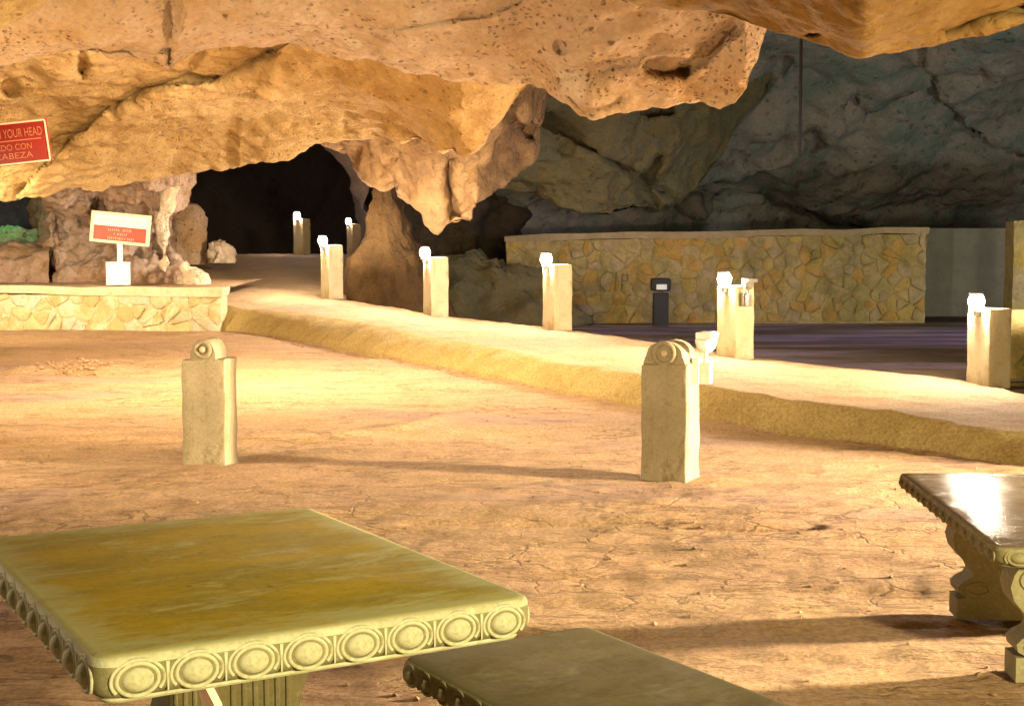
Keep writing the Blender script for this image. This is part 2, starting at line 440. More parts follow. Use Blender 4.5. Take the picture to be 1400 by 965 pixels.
# table tops: worn ochre with paler greenish rims, slightly polished
def top_mat(name, c1, c2, c3, rough, spec=.15, rim=(.46, .44, .22)):
    t = NT(name)
    st = t.mapped((1.2, 3.2, 1), (0, 0, .25))
    a = t.ramp(t.noise(1.6, 7, 0.65, vec=st), 0.38, 0.62)
    b = t.ramp(t.noise(3.0, 8, 0.7, vec=st, dist=.4), 0.52, 0.68)
    c = t.mix(t.math('MULTIPLY', b, .75), t.mix(a, c1, c2), c3)
    f = t.noise(45, 6, .7)
    c = t.mix(t.ramp(f, .4, .8, 0, .45), c, t.mix(1.0, c, (.5, .42, .3), 'MULTIPLY'))
    sp = t.math('MULTIPLY', t.ramp(t.vor(9), .04, .10, 1, 0), t.ramp(t.noise(2.4, 3), .48, .58))
    c = t.mix(t.math('MULTIPLY', sp, .6), c, (.10, .06, .02))
    sx = t.n('ShaderNodeSeparateXYZ'); tc = t.n('ShaderNodeTexCoord'); t.l(tc.outputs['Generated'], sx.inputs[0])
    ex = t.math('SUBTRACT', .5, t.math('ABSOLUTE', t.math('SUBTRACT', sx.outputs[0], .5)))
    ey = t.math('SUBTRACT', .5, t.math('ABSOLUTE', t.math('SUBTRACT', sx.outputs[1], .5)))
    ed = t.math('ADD', t.math('MINIMUM', ex, ey), t.math('MULTIPLY', t.math('SUBTRACT', t.noise(5, 7, .7, vec=st), .5), .42))
    c = t.mix(t.ramp(ed, .0, .13, .85, 0), c, rim)
    r = t.ramp(t.noise(6, 5, .6), .3, .7, rough - .06, rough + .14)
    h = t.math('ADD', t.noise(10, 7, .6), t.math('MULTIPLY', f, .3))
    m = t.done(c, t.bump(h, .12, .02), r)
    t.b.inputs['Specular IOR Level'].default_value = spec
    t.b.inputs['IOR'].default_value = 1.16 if rough < .4 else 1.4
    return m
M['top_gold'] = top_mat('ochre_table_top', (.33, .24, .02), (.24, .19, .028), (.37, .35, .15), .70, .08, (.33, .33, .16))
M['top_grey'] = top_mat('grey_bench_top', (.155, .13, .06), (.12, .095, .042), (.21, .19, .105), .7, .08, (.13, .115, .06))
M['top_polished'] = top_mat('polished_grey_bench_top', (.22, .17, .12), (.27, .22, .17), (.15, .11, .075), .16, .08, (.18, .14, .09))

# ================================================================== ground
def bank_x(y):                                    # distance-independent helper: where the foot of the path bank runs
    return np.interp(y, [6, 8.2, 10.3, 11.9, 13.2, 14.5, 17, 20, 22.5, 26], [9.5, 6, 3.9, 2.6, 2.0, .8, -.92, -2.7, -4.5, -6])
def ground_z(x, y):
    z = 0.038 * np.clip(y - 11, 0, 11.6)
    z = z + 0.0
    right = np.clip((x - bank_x(y) - 2.0) / 2.0, 0, 1) * np.clip((y - 13) / 3, 0, 1)
    return z * (1 - right) + 0.20 * right
yy = np.concatenate([np.linspace(-6, 1, 12), np.geomspace(2.2, 46, 560) - 1.1])
ss = np.linspace(-.62, .80, 620)
GX = ss[None, :] * (np.clip(yy, 0, None)[:, None] + 4.0)
GY = np.repeat(yy[:, None], len(ss), 1)
pt = np.stack([GX, GY, 0 * GX], -1)
GZ = ground_z(GX, GY)
fad = np.clip(1.2 - GY / 40, .3, 1)
GZ = GZ + .030 * fbm(pt * [.35, 1.0, 1], 3) + .016 * fbm(pt * [1.0, 2.6, 1] + 7, 4) * fad + .006 * fbm(pt * [5, 8, 1], 3)
crk = np.abs(noise(pt * [1.1, 2.6, 1] + 31)); msk = np.clip(noise(pt * .5 + 3) * 3 + .6, 0, 1) * np.clip((8.6 - GY) / 1.5, 0, 1) * np.clip((GY - 5.2) / 1.2, 0, 1)
GZ -= .004 * np.exp(-(crk / .05) ** 2) * msk
crk2 = np.abs(noise(pt * [2.6, 5.2, 1] + 57)); GZ -= .002 * np.exp(-(crk2 / .06) ** 2) * msk
def ridge_line(pts, w, h):
    global GZ
    P3 = [(float(px(u, v, 1)[0]), None) for u, v in pts]
    wp = []
    for u, v in pts:
        D = 1.5 * F / (v - HOR); wp.append((xat(u, D), D))
    d, s = seg_dist(GX, GY, wp)
    GZ = GZ + h * np.exp(-(d / w) ** 2)
ridge_line([(-60, 612), (120, 606), (340, 606), (470, 602), (560, 594), (630, 580), (680, 560)], .10, .035)
ridge_line([(560, 716), (700, 716), (860, 718), (1020, 728), (1120, 726)], .05, -.03)
ridge_line([(30, 533), (70, 527), (100, 524), (140, 530)], .30, .07)
ridge_line([(-50, 500), (120, 498), (330, 500), (480, 512)], .9, -.05)
ground = grid_mesh('cave_floor_ground', np.stack([GX, GY, GZ], -1), M['ground'])

# damp chamber floor behind the path; shade and bluish sheen painted into its colour
t = NT('damp_earth_shade_sheen')
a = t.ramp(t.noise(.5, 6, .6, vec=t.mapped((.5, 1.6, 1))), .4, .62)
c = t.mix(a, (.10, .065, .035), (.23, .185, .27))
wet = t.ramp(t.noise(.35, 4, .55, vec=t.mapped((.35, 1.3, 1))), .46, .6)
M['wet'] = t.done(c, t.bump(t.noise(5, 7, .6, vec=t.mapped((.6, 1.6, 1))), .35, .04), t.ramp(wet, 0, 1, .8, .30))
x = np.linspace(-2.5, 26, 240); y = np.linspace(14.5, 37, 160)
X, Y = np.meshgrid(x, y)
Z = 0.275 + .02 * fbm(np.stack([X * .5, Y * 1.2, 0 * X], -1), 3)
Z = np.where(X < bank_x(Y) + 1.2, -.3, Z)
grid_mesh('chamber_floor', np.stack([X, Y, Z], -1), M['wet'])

# ------------------------------------------------------------------ raised path
# stations: foot, lip, crown, back edge as (x, y, z)
def st(u, v, D): return px(u, v, D)
foot = [(9.5, 6.0, -.1), (6, 8.2, -.08), tuple(st(1400, 640, 10.1)), tuple(st(1250, 613, 11.1)), tuple(st(1100, 592, 11.8)), tuple(st(980, 576, 12.6)), tuple(st(800, 541, 14.3)), tuple(st(600, 500, 17.0)), tuple(st(450, 470, 20.0)), tuple(st(335, 452, 22.4)), tuple(st(270, 440, 23.4)), tuple(st(245, 385, 26)), tuple(st(225, 375, 30)), tuple(st(215, 357, 34)), tuple(st(190, 355, 46))]
lip = [(9.6, 7.2, .22), (6.2, 9.2, .24), tuple(st(1400, 588, 10.5)), tuple(st(1250, 566, 11.35)), tuple(st(1100, 547, 12.1)), tuple(st(985, 530, 12.9)), tuple(st(800, 498, 14.9)), tuple(st(600, 459, 18.2)), tuple(st(450, 432, 21.4)), tuple(st(335, 421, 23.2)), tuple(st(305, 408, 24.2)), tuple(st(280, 387, 27)), tuple(st(268, 362, 30.2)), tuple(st(262, 350, 33)), tuple(st(240, 350, 46))]
back = [(12, 10.5, .28), (8, 11.8, .28), tuple(st(1440, 541, 13.0)), tuple(st(1353, 524, 14.3)), tuple(st(1200, 507, 15.2)), tuple(st(1030, 488, 16.3)), tuple(st(780, 452, 19.6)), tuple(st(612, 432, 22.0)), tuple(st(470, 409, 24.9)), tuple(st(472, 404, 26)), tuple(st(478, 396, 27)), tuple(st(492, 384, 29)), tuple(st(505, 362, 31)), tuple(st(510, 350, 33.5)), tuple(st(520, 351, 46))]
foot, lip, back = map(np.array, (foot, lip, back))
def resamp(a, n=520):
    d = np.r_[0, np.cumsum(np.linalg.norm(np.diff(lip, axis=0), axis=1))]
    tt = np.linspace(0, d[-1], n)
    out = []
    for k in range(3):                                   # smooth Catmull-Rom through the stations
        i = np.clip(np.searchsorted(d, tt, side='right') - 1, 0, len(d) - 2); f = (tt - d[i]) / (d[i + 1] - d[i])
        g = lambda j: a[np.clip(j, 0, len(a) - 1), k]
        m1 = (g(i + 1) - g(i - 1)) / 2; m2 = (g(i + 2) - g(i)) / 2
        h = f
        out.append((2*h**3-3*h**2+1)*g(i) + (h**3-2*h**2+h)*m1 + (-2*h**3+3*h**2)*g(i+1) + (h**3-h**2)*m2)
    return np.stack(out, -1)
fo, li, ba = resamp(foot), resamp(lip), resamp(back)
rowsP = []
sec = [(0, fo + [0, 0, -.25])] + [(1, fo)]
for k in np.linspace(0, 1, 26)[1:]:
    h = k
    p = fo * (1 - k) + li * k
    p = p + np.array([0, 0, 1.0]) * ((li - fo)[:, 2:3] * (math.sin(k * math.pi / 2) ** .9 - k))
    sec.append((1, p))
for k in np.linspace(0, 1, 40)[1:]:
    p = li * (1 - k) + ba * k
    p = p + np.array([0, 0, .03]) * math.sin(k * math.pi)
    sec.append((1, p))
dirb = (ba - li); dirb[:, 2] = 0; dirb /= np.linalg.norm(dirb, axis=1, keepdims=True)
sec.append((1, ba + dirb * .12 + [0, 0, -.06])); sec.append((0, ba + dirb * .35 + [0, 0, -.5])); sec.append((0, ba + dirb * .35 + [0, 0, -1.6]))
G = np.array([p for _, p in sec])
nz = .022 * fbm(G / 1.3, 4) + .020 * fbm(G / .30 + 4, 5)
# scraped marks running down the bank
bank = np.zeros(G.shape[:2]); bank[2:26] = np.sin(np.linspace(0, math.pi, 24))[:, None]
nz = nz + bank * .030 * fbm(np.stack([G[..., 0] * 1.6 + G[..., 1] * .5, G[..., 1] * .8 - G[..., 0], G[..., 2] * 1.2], -1) * 1.3, 4)
G[..., 2] += nz
po = grid_mesh('path', G, M['path'], flip=True)
po.data.materials.append(M['bank'])
mi = np.zeros((G.shape[0] - 1, G.shape[1] - 1), np.int32); mi[:23] = 1
po.data.polygons.foreach_set('material_index', mi.reshape(-1))

# ================================================================== cave ceiling and walls
A_LIP = [(-500, 150, 9), (-150, 90, 9), (0, 42, 8.8), (40, 20, 8.8), (75, -4, 8.8), (140, -60, 8.8), (700, -70, 9), (800, -25, 9.2), (870, 0, 9.2), (960, 15, 9.0), (1050, 40, 8.7),
         (1130, 60, 8.5), (1160, 74, 8.4), (1185, 82, 8.3), (1215, 74, 8.35), (1250, 66, 8.4), (1330, 45, 8.3), (1375, 38, 8.2), (1400, 30, 8.2), (1500, 12, 8), (1900, -60, 8)]
A_MID = [(u, v - 45 - 12 * math.sin(u / 90), D - .55 - .2 * math.sin(u / 60)) for u, v, D in A_LIP]
A_TOP = [(u, v - 130, D - 1.5) for u, v, D in A_LIP]
loft('cave_ceiling', [A_TOP, A_MID, A_LIP], M['near'], -500, 1900, 3.5, 45, soft=24, before=[(0, -12, .6), (0, -3, .25)], after=[(0, .06, .10), (0, .5, .9), (0, 1.2, 3.5)],
     feats=[('groove', [(1400, 10), (1345, 20), (1290, 40)], 10, .25), ('dent', 1112, 45, 9, 5, .2)],
     disp=dict(amp=.06, scale=1.3, fine=.018, fscale=.22, ridge=.025, rscale=1.1, seed=2.2))

B_LIP = [(-500, 112, 12.2), (-100, 100, 12.2), (0, 92, 12.3), (60, 80, 12.3), (100, 72, 12.2), (170, 80, 12.4), (225, 92, 12.5), (236, 90, 12.6), (262, 66, 12.9), (330, 60, 13), (385, 64, 13), (480, 72, 13), (560, 96, 13.1),
         (620, 111, 13.2), (650, 114, 13.2), (718, 116, 13.0), (745, 124, 12.8), (775, 143, 12.6), (810, 163, 12.4), (845, 150, 12.4), (880, 146, 12.4), (930, 137, 12.3), (960, 141, 12.2), (985, 150, 12.1), (1005, 143, 12),
         (1020, 128, 11.9), (1035, 85, 11.7), (1050, 42, 11.6), (1058, 8, 11.6), (1080, -40, 11.6), (1300, -150, 11.6), (1900, -300, 11.6)]
B_M = [(-500, 40, 11.6), (0, 42, 11.7), (235, 38, 11.8), (480, 25, 12), (560, 45, 12.0), (720, 60, 12.1), (810, 85, 11.8), (880, 78, 11.7), (940, 80, 11.7), (985, 85, 11.7), (1020, 75, 11.5), (1035, 50, 11.5), (1050, 10, 11.4), (1080, -70, 11.4), (1300, -190, 11.4), (1900, -340, 11.4)]
B_T = [(-500, -60, 11.0), (700, -70, 11.1), (900, -60, 10.9), (1050, -60, 10.9), (1300, -230, 11), (1900, -380, 11)]
B_TT = [(u, v - 150, D - .9) for u, v, D in B_T]
loft('cave_ceiling', [B_TT, B_T, B_M, B_LIP], M['pink'], -500, 1500, 2.6, 60, before=[(0, -1.5, .7)], after=[(0, .10, .10), (0, .7, .7), (0, 1.5, 3)],
     feats=[('groove', [(240, -10), (236, 40), (234, 80)], 6, .18), ('step', [(238, 0), (234, 85)], 60, .18),
            ('groove', [(715, 112), (800, 98), (875, 78), (905, 62)], 12, .14), ('dent', 912, 92, 30, 14, .22), ('groove', [(935, 100), (975, 60), (1000, 40)], 8, .22),
            ('step', [(690, 14), (670, 25), (620, 30), (560, 40)], 40, .06), ('groove', [(385, 60), (290, 64), (130, 76)], 4, .1), ('dent', 768, 66, 9, 8, .10), ('groove', [(845, 138), (800, 150), (780, 130)], 6, .15)],
     disp=dict(amp=.07, scale=1.1, fine=.026, fscale=.20, ridge=.025, rscale=1.0, seed=8.4))

C_LIP = [(-500, 266, 20), (0, 270, 20.5), (60, 266, 20.8), (95, 262, 21), (130, 264, 21.2), (160, 256, 21.6), (195, 246, 22), (235, 231, 22), (262, 233, 21.8), (340, 226, 21.3), (400, 211, 20.8), (430, 195, 20.4), (470, 190, 20), (520, 189, 19.2),
         (560, 192, 18.4), (595, 197, 17.6), (615, 207, 17.1), (630, 215, 16.8), (645, 206, 16.6), (660, 190, 16.4), (675, 174, 16.2), (690, 155, 16), (705, 140, 15.9), (722, 121, 15.8), (740, 95, 15.7), (760, 60, 15.6), (900, 0, 15), (1500, -150, 15)]
C_M2 = [(-500, 205, 18.8), (0, 205, 19.2), (60, 210, 19.4), (160, 200, 19.9), (262, 180, 20.0), (340, 170, 19.6), (400, 160, 19.3), (470, 152, 18.8), (560, 155, 17.4), (630, 170, 16.2), (675, 148, 15.8), (722, 100, 15.5), (760, 40, 15.3), (900, -40, 14.7), (1500, -200, 14.7)]
C_M1 = [(-500, 140, 17.2), (0, 140, 17.5), (160, 135, 17.8), (340, 120, 17.6), (470, 115, 17.0), (560, 125, 16.2), (630, 140, 15.6), (690, 115, 15.3), (722, 85, 15.2), (760, 10, 15.0), (900, -70, 14.4), (1500, -230, 14.4)]
C_T = [(-500, 80, 15.8), (0, 72, 16.0), (230, 72, 16.2), (300, 40, 16), (480, 50, 15.6), (620, 85, 15.0), (720, 60, 14.8), (760, -20, 14.7), (1500, -260, 14)]
KNEE = [(42, 252), (75, 216), (105, 188), (150, 150), (200, 124), (250, 112), (290, 111), (330, 96), (372, 72)]
loft('cave_ceiling', [C_T, C_M1, C_M2, C_LIP], M['gold'], -500, 1300, 2.6, 60, before=[(0, -.3, 1.2)], after=[(0, .15, .08), (0, 1.0, .6), (0, 2.0, 2.5)],
     feats=[('step', KNEE[::-1], 70, .55), ('groove', KNEE[3:], 5, .35), ('step', [(378, 72), (370, 122), (330, 150), (326, 215)], 120, .26, 14.0),
            ('dent', 112, 88, 10, 15, .35), ('dent', 12, 118, 14, 14, .3), ('groove', [(262, 90), (275, 70)], 6, .3), ('dent', 60, 170, 45, 40, .35)],
     disp=dict(amp=.13, scale=1.6, fine=.028, fscale=.26, ridge=.04, rscale=1.2, seed=4.9))

D_LIP = [(300, 60, 23.5), (390, 150, 23.5), (415, 190, 23.5), (428, 203, 23.4), (450, 208, 23.3), (470, 220, 23.2), (490, 235, 23.1), (507, 252, 23.0), (522, 255, 22.9), (540, 253, 22.8), (560, 280, 23.4), (580, 306, 23.5), (597, 319, 23.5), (612, 310, 23.5),
         (632, 302, 23.4), (650, 282, 22.8), (670, 264, 23.2), (700, 240, 23.8), (725, 222, 24.2), (733, 206, 24.3), (738, 170, 24.4), (750, 120, 24.6), (800, 40, 25), (1000, -50, 26)]
D_M = [(300, 20, 22.8), (415, 150, 22.7), (470, 175, 22.4), (540, 190, 22.0), (597, 235, 22.6), (632, 225, 22.7), (670, 200, 22.6), (725, 160, 23.8), (738, 130, 24), (800, 10, 24.4), (1000, -80, 25.5)]
D_T = [(300, -20, 21.5), (540, 130, 20.8), (597, 150, 20.8), (670, 130, 21.6), (738, 80, 23), (1000, -120, 24.5)]
loft('cave_ceiling', [D_T, D_M, D_LIP], M['brown'], 380, 900, 2.2, 70, before=[(0, 0, 1.0)], after=[(0, .25, .05), (0, 1.2, .6), (0, 2.2, 2.5)],
     feats=[('groove', [(615, 215), (612, 250), (620, 290)], 7, .5), ('groove', [(520, 200), (540, 230), (560, 262)], 9, .2), ('step', [(660, 190), (690, 172), (724, 168)], 50, .4), ('groove', [(690, 140), (722, 190)], 6, .5)],
     disp=dict(amp=.20, scale=1.5, fine=.05, fscale=.35, ridge=.10, rscale=1.2, seed=1.3))

# grey-green far wall of the chamber
E = lambda v, dl, dr: [(350, v, dl), (720, v, dl), (900, v, dl + .3 * (dr - dl)), (1100, v, dr), (2100, v, dr - 1)]
loft('cave_wall', [E(-260, 23, 22), E(-40, 27, 27), E(120, 30, 32.5), E(255, 31.5, 35), E(300, 33.5, 36.5), E(470, 34.0, 37.5)], M['grey'], 545, 2000, 3.4, 42, before=[(0, -8, 1.2)], after=[(0, .1, -1.5)],
     feats=[('groove', [(735, 165), (790, 200), (840, 222), (905, 262), (960, 285)], 9, .9), ('groove', [(955, 268), (1050, 262), (1100, 285), (1180, 312)], 8, 1.2), ('dent', 1040, 205, 42, 22, .4), ('dent', 1110, 185, 20, 20, .4),
            ('groove', [(1180, 150), (1260, 110), (1340, 95)], 14, .4), ('step', [(1290, 120), (1330, 190), (1400, 205)], 70, .6), ('dent', 1165, 138, 14, 6, .8), ('groove', [(940, 230), (1010, 150), (1070, 90)], 9, .5)],
     disp=dict(amp=.50, scale=3.4, fine=.09, fscale=.5, ridge=.16, rscale=3.0, seed=6.6))
# olive boulder mass leaning in from the left of that wall
O_LIP = [(640, 255, 29.5), (700, 255, 29.5), (735, 258, 29.7), (765, 280, 29.6), (800, 293, 29.6), (835, 298, 29.7), (860, 290, 30), (890, 284, 30.4), (925, 274, 30.8), (960, 258, 31.2), (985, 225, 31.6), (1010, 170, 32), (1060, 90, 32.6)]
O_M = [(640, 200, 28.7), (735, 200, 28.7), (800, 222, 28.9), (835, 232, 29.1), (890, 228, 29.6), (925, 215, 30.1), (960, 185, 30.5), (1010, 110, 31.3), (1060, 40, 32)]
O_T = [(640, 60, 27.2), (735, 90, 27.2), (835, 110, 27.8), (925, 100, 28.8), (1010, 40, 30), (1060, 0, 30.8)]
loft('cave_wall', [O_T, O_M, O_LIP], M['olive'], 650, 1050, 2.4, 60, before=[(0, 0, 2.5)], after=[(0, .3, .1), (0, 1.6, .5), (0, 3.5, 1.6)],
     feats=[('dent', 770, 205, 14, 12, .3), ('groove', [(740, 160), (800, 196), (860, 232), (930, 278)], 6, .5), ('groove', [(900, 215), (880, 260), (905, 290)], 8, .5), ('dent', 895, 150, 12, 6, .5), ('dent', 915, 152, 9, 6, .5)],
     disp=dict(amp=.30, scale=2.2, fine=.06, fscale=.35, ridge=.09, rscale=2.0, seed=3.9))
# left wall beneath the overhang
g_rows = []
for v, us in ((205, 262), (238, 254), (262, 246), (283, 233), (300, 229), (325, 232), (350, 238), (385, 252), (440, 262)):
    dd = {205: 23.2, 238: 23.8, 262: 24.6, 283: 25, 300: 25.2, 325: 25.3, 350: 25.2, 385: 24.9, 440: 24.8}[v]
    n = 90
    tt = np.linspace(0, 1, n)
    u = 46 + (us - 46) * np.sin(np.clip(tt / .88, 0, 1) * math.pi / 2) ** 1.0
    D = dd + .9 * np.clip((tt - .80) / .2, 0, 1) ** 1.5 * 6 + .5 * np.sin(tt * 9) * .3
    D = D + 3.0 * np.clip((.06 - tt) / .06, 0, 1)
    g_rows.append(np.stack([u, np.full(n, v), D], -1))
g_rows = np.array(g_rows)
Rn = len(g_rows); tq = np.linspace(0, Rn - 1, 200); iq = np.clip(tq.astype(int), 0, Rn - 2); fq = (tq - iq)[:, None, None]
gg = g_rows[iq] * (1 - fq) + g_rows[iq + 1] * fq
cq = np.linspace(0, 89, 320); ic = np.clip(cq.astype(int), 0, 88); fc = (cq - ic)[None, :, None]
gg = gg[:, ic] * (1 - fc) + gg[:, ic + 1] * fc
Ug, Vg, Dg = gg[..., 0], gg[..., 1], gg[..., 2]
Dg = features(Ug, Vg, Dg, [('dent', 132, 284, 6, 9, 1.6), ('groove', [(108, 300), (126, 308)], 5, .4), ('groove', [(60, 275), (90, 320), (60, 360)], 10, .3), ('groove', [(190, 350), (215, 330), (225, 360)], 10, .4)])
grid_mesh('cave_wall', displace(px(Ug, Vg, Dg), amp=.22, scale=1.0, fine=.07, fscale=.25, ridge=.10, rscale=.9, seed=5.5), M['mauve'])
# low rock left of the alcove, alcove back wall, lit ledge
loft('cave_wall', [[(-500, 335, 26.3), (-100, 335, 25.8), (70, 335, 25.6)], [(-500, 356, 25), (70, 356, 25)], [(-500, 450, 24.6), (70, 450, 24.6)]], M['mauve'], -500, 66, 3, 30, before=[(0, 2.0, .05), (0, .6, .08)],
     disp=dict(amp=.10, scale=.9, fine=.05, fscale=.25, seed=2.7))
loft('cave_wall', [[(-500, 150, 28), (120, 150, 28)], [(-500, 270, 30), (120, 270, 29.5)], [(-500, 380, 30.5), (120, 380, 30)]], M['blue'], -500, 110, 4, 30, disp=dict(amp=.3, scale=1.4, fine=.06, fscale=.3, seed=7.2))
rk = rings('green_lit_ledge', [(307, 2, 14), (312, -6, 22), (315, -25, 48), (324, -30, 50), (340, -30, 50)], 26.6, M['green'], squash=.5, disp=dict(amp=.12, scale=.3, fine=.04))
tag(rk, 'jagged ledge of rock lit green in the alcove at the left edge', 'rock')
# passage: dark tunnel shell behind the arch
th = np.linspace(-.30, math.pi + .30, 120)
rowsT = []
for D in np.linspace(26.9, 50, 70):
    cx = xat(372, D) + .05 * (D - 24)
    k = (D - 23.6) / 26
    rx = 2.9 + 3.0 * min(1, k * 3); rz = 3.0 + 1.4 * min(1, k * 2)
    rxr = xat(506, D) - cx
    rowsT.append(np.stack([cx + np.where(np.cos(th) > 0, rxr, rx) * np.cos(th), np.full(120, D), 1.0 + 1.0 * min(1, k * 2) + rz * np.sin(th)], -1))
for k in (.7, .4, .1, .001):
    c0 = rowsT[69].mean(0); c0[2] = rowsT[69][:, 2].min(); rowsT.append(c0 + (rowsT[69] - c0) * k + [0, .5, 0])
Gt = np.array(rowsT)
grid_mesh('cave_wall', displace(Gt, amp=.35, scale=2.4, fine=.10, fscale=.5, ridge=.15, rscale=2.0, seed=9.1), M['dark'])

loft('cave_wall', [[(480, 215, 28), (640, 215, 28.6), (790, 215, 36)], [(480, 300, 29), (640, 300, 30.5), (790, 300, 37)], [(480, 380, 28.8), (640, 380, 30.5), (790, 380, 37)], [(480, 480, 28), (640, 480, 30), (790, 480, 37)]], M['recess'], 515, 790, 3, 40,
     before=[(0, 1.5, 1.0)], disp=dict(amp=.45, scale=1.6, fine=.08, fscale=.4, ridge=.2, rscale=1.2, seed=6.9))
# column and stalagmites
o = rings('rock_column', [(225, 500, 560), (250, 505, 542), (275, 507, 545), (300, 503, 550), (330, 495, 566), (360, 482, 590), (395, 472, 604), (430, 466, 620), (470, 460, 640)], 26.3, M['column'], 90, .7,
          disp=dict(amp=.18, scale=.7, fine=.085, seed=4.4))
tag(o, 'brown flowstone column beside the passage mouth, widening to its foot', 'rock column')
o = rings('stalagmite', [(277, 250, 262), (281, 243, 270), (290, 236, 278), (305, 231, 283), (325, 229, 284), (345, 228, 282), (362, 228, 282)], 28.6, M['pink'], 60, .7, disp=dict(amp=.12, scale=.5, fine=.03, seed=1.4))
tag(o, 'tall round topped stalagmite just inside the passage mouth', 'stalagmite')
o = rings('boulder', [(328, 292, 302), (333, 288, 308), (342, 285, 315), (352, 284, 319), (360, 284, 320)], 28.2, M['white_rock'], 48, .7, disp=dict(amp=.16, scale=.28, fine=.05, seed=6.1))
tag(o, 'white lumpy boulder at the foot of the stalagmite', 'boulder')
o = rings('boulder', [(361, 250, 258), (366, 248, 268), (374, 246, 284), (384, 244, 288), (400, 240, 292)], 24.3, M['white_rock'], 48, .7, disp=dict(amp=.07, scale=.25, fine=.05, seed=2.9))
tag(o, 'pale broken rock lying where the terrace wall meets the path', 'boulder')
o = rings('flowstone_pillar', [(225, 225, 262), (245, 226, 256), (275, 222, 238), (300, 214, 232), (330, 216, 230), (350, 221, 229), (372, 224, 228)], 24.5, M['white_rock'], 48, .6, disp=dict(amp=.12, scale=.3, fine=.04, seed=3.1))
tag(o, 'white flowstone rib hanging at the left side of the passage mouth', 'flowstone')
o = rings('rock_outcrop', [(352, 612, 660), (362, 600, 690), (380, 592, 740), (405, 586, 770), (450, 570, 800)], 28.6, M['olive'], 90, .45, disp=dict(amp=.40, scale=.6, fine=.10, seed=5.3))
tag(o, 'low dark rock outcrop between the column and the long stone wall', 'rock')
# ================================================================== things
def empty(name, loc, rz, label, cat, group=None):
    o = bpy.data.objects.new(name, None)
    o.empty_display_size = .2
    COL.objects.link(o); o.location = loc; o.rotation_euler = (0, 0, rz)
    return tag(o, label, cat, group)

class MB:
    def __init__(self): self.b = bmesh.new()
    def box(self, c, s, bev=0.0, mat=None):
        r = bmesh.ops.create_cube(self.b, size=1.0)
        bmesh.ops.scale(self.b, vec=s, verts=r['verts']); bmesh.ops.translate(self.b, vec=c, verts=r['verts'])
        if bev:
            es = list({e for v in r['verts'] for e in v.link_edges})
            q = bmesh.ops.bevel(self.b, geom=es, offset=bev, segments=2, affect='EDGES', profile=.6)
            vs = list({v for f in q['faces'] for v in f.verts} | {v for v in r['verts'] if v.is_valid})
        else: vs = r['verts']
        if mat is not None: bmesh.ops.transform(self.b, matrix=mat, verts=vs)
        return self
    def lathe(self, prof, n=20, mat=None):
        vs = []
        for r, z in prof:
            vs.append([self.b.verts.new((r * math.cos(2 * math.pi * k / n), r * math.sin(2 * math.pi * k / n), z)) for k in range(n)])
        for a, b in zip(vs, vs[1:]):
            for k in range(n): self.b.faces.new((a[k], a[(k + 1) % n], b[(k + 1) % n], b[k]))
        self.b.faces.new(vs[0][::-1]); self.b.faces.new(vs[-1])
        if mat is not None: bmesh.ops.transform(self.b, matrix=mat, verts=[v for r in vs for v in r])
        return self
    def prism(self, pts, y0, y1, bev=0.0):
        """polygon in x-z extruded along y"""
        a = [self.b.verts.new((x, y0, z)) for x, z in pts]; b = [self.b.verts.new((x, y1, z)) for x, z in pts]
        n = len(pts)
        self.b.faces.new(a); self.b.faces.new(b[::-1])
        for k in range(n): self.b.faces.new((a[k], b[k], b[(k + 1) % n], a[(k + 1) % n]))
        return self
    def torus(self, rx, rz, r, n=24, m=8, mat=None, arc=2 * math.pi, start=0.0, y=0.0):
        closed = arc > 6.28
        cnt = n if closed else n + 1
        rows = []
        for k in range(cnt):
            a = start + arc * k / n
            c = Vector((rx * math.cos(a), y, rz * math.sin(a))); d = Vector((math.cos(a), 0, math.sin(a)))
            rows.append([self.b.verts.new(c + d * r * math.cos(2 * math.pi * q / m) + Vector((0, -1, 0)) * r * math.sin(2 * math.pi * q / m)) for q in range(m)])
        for k in range(cnt if closed else cnt - 1):
            A, B = rows[k], rows[(k + 1) % cnt]
            for q in range(m): self.b.faces.new((A[q], A[(q + 1) % m], B[(q + 1) % m], B[q]))
        if mat is not None: bmesh.ops.transform(self.b, matrix=mat, verts=[v for r_ in rows for v in r_])
        return self
    def sphere(self, c, s, seg=16, rng=10):
        r = bmesh.ops.create_uvsphere(self.b, u_segments=seg, v_segments=rng, radius=1.0)
        bmesh.ops.scale(self.b, vec=s, verts=r['verts']); bmesh.ops.translate(self.b, vec=c, verts=r['verts'])
        return self
    def rough(self, amp, scale, cuts=0):
        if cuts: bmesh.ops.subdivide_edges(self.b, edges=self.b.edges[:], cuts=cuts, use_grid_fill=True)
        self.b.verts.ensure_lookup_table()
        co = np.array([v.co[:] for v in self.b.verts])
        d = np.stack([fbm(co / scale + k * 11.7, 3) for k in range(3)], -1) * amp
        for v, q in zip(self.b.verts, d): v.co += Vector(q.tolist())
        return self
    def build(self, name, mat, parent=None, smooth=30):
        bmesh.ops.recalc_face_normals(self.b, faces=self.b.faces[:])
        me = bpy.data.meshes.new(name)
        self.b.to_mesh(me); self.b.free()
        if smooth:
            me.shade_smooth()
            try: me.set_sharp_from_angle(angle=R(smooth))
            except Exception: pass
        return link(name, me, mat, parent)

def copy_tree(o, parent=None):
    c = o.copy(); COL.objects.link(c)
    if parent: c.parent = parent
    for ch in [x for x in bpy.data.objects if x.parent == o]: copy_tree(ch, c)
    return c

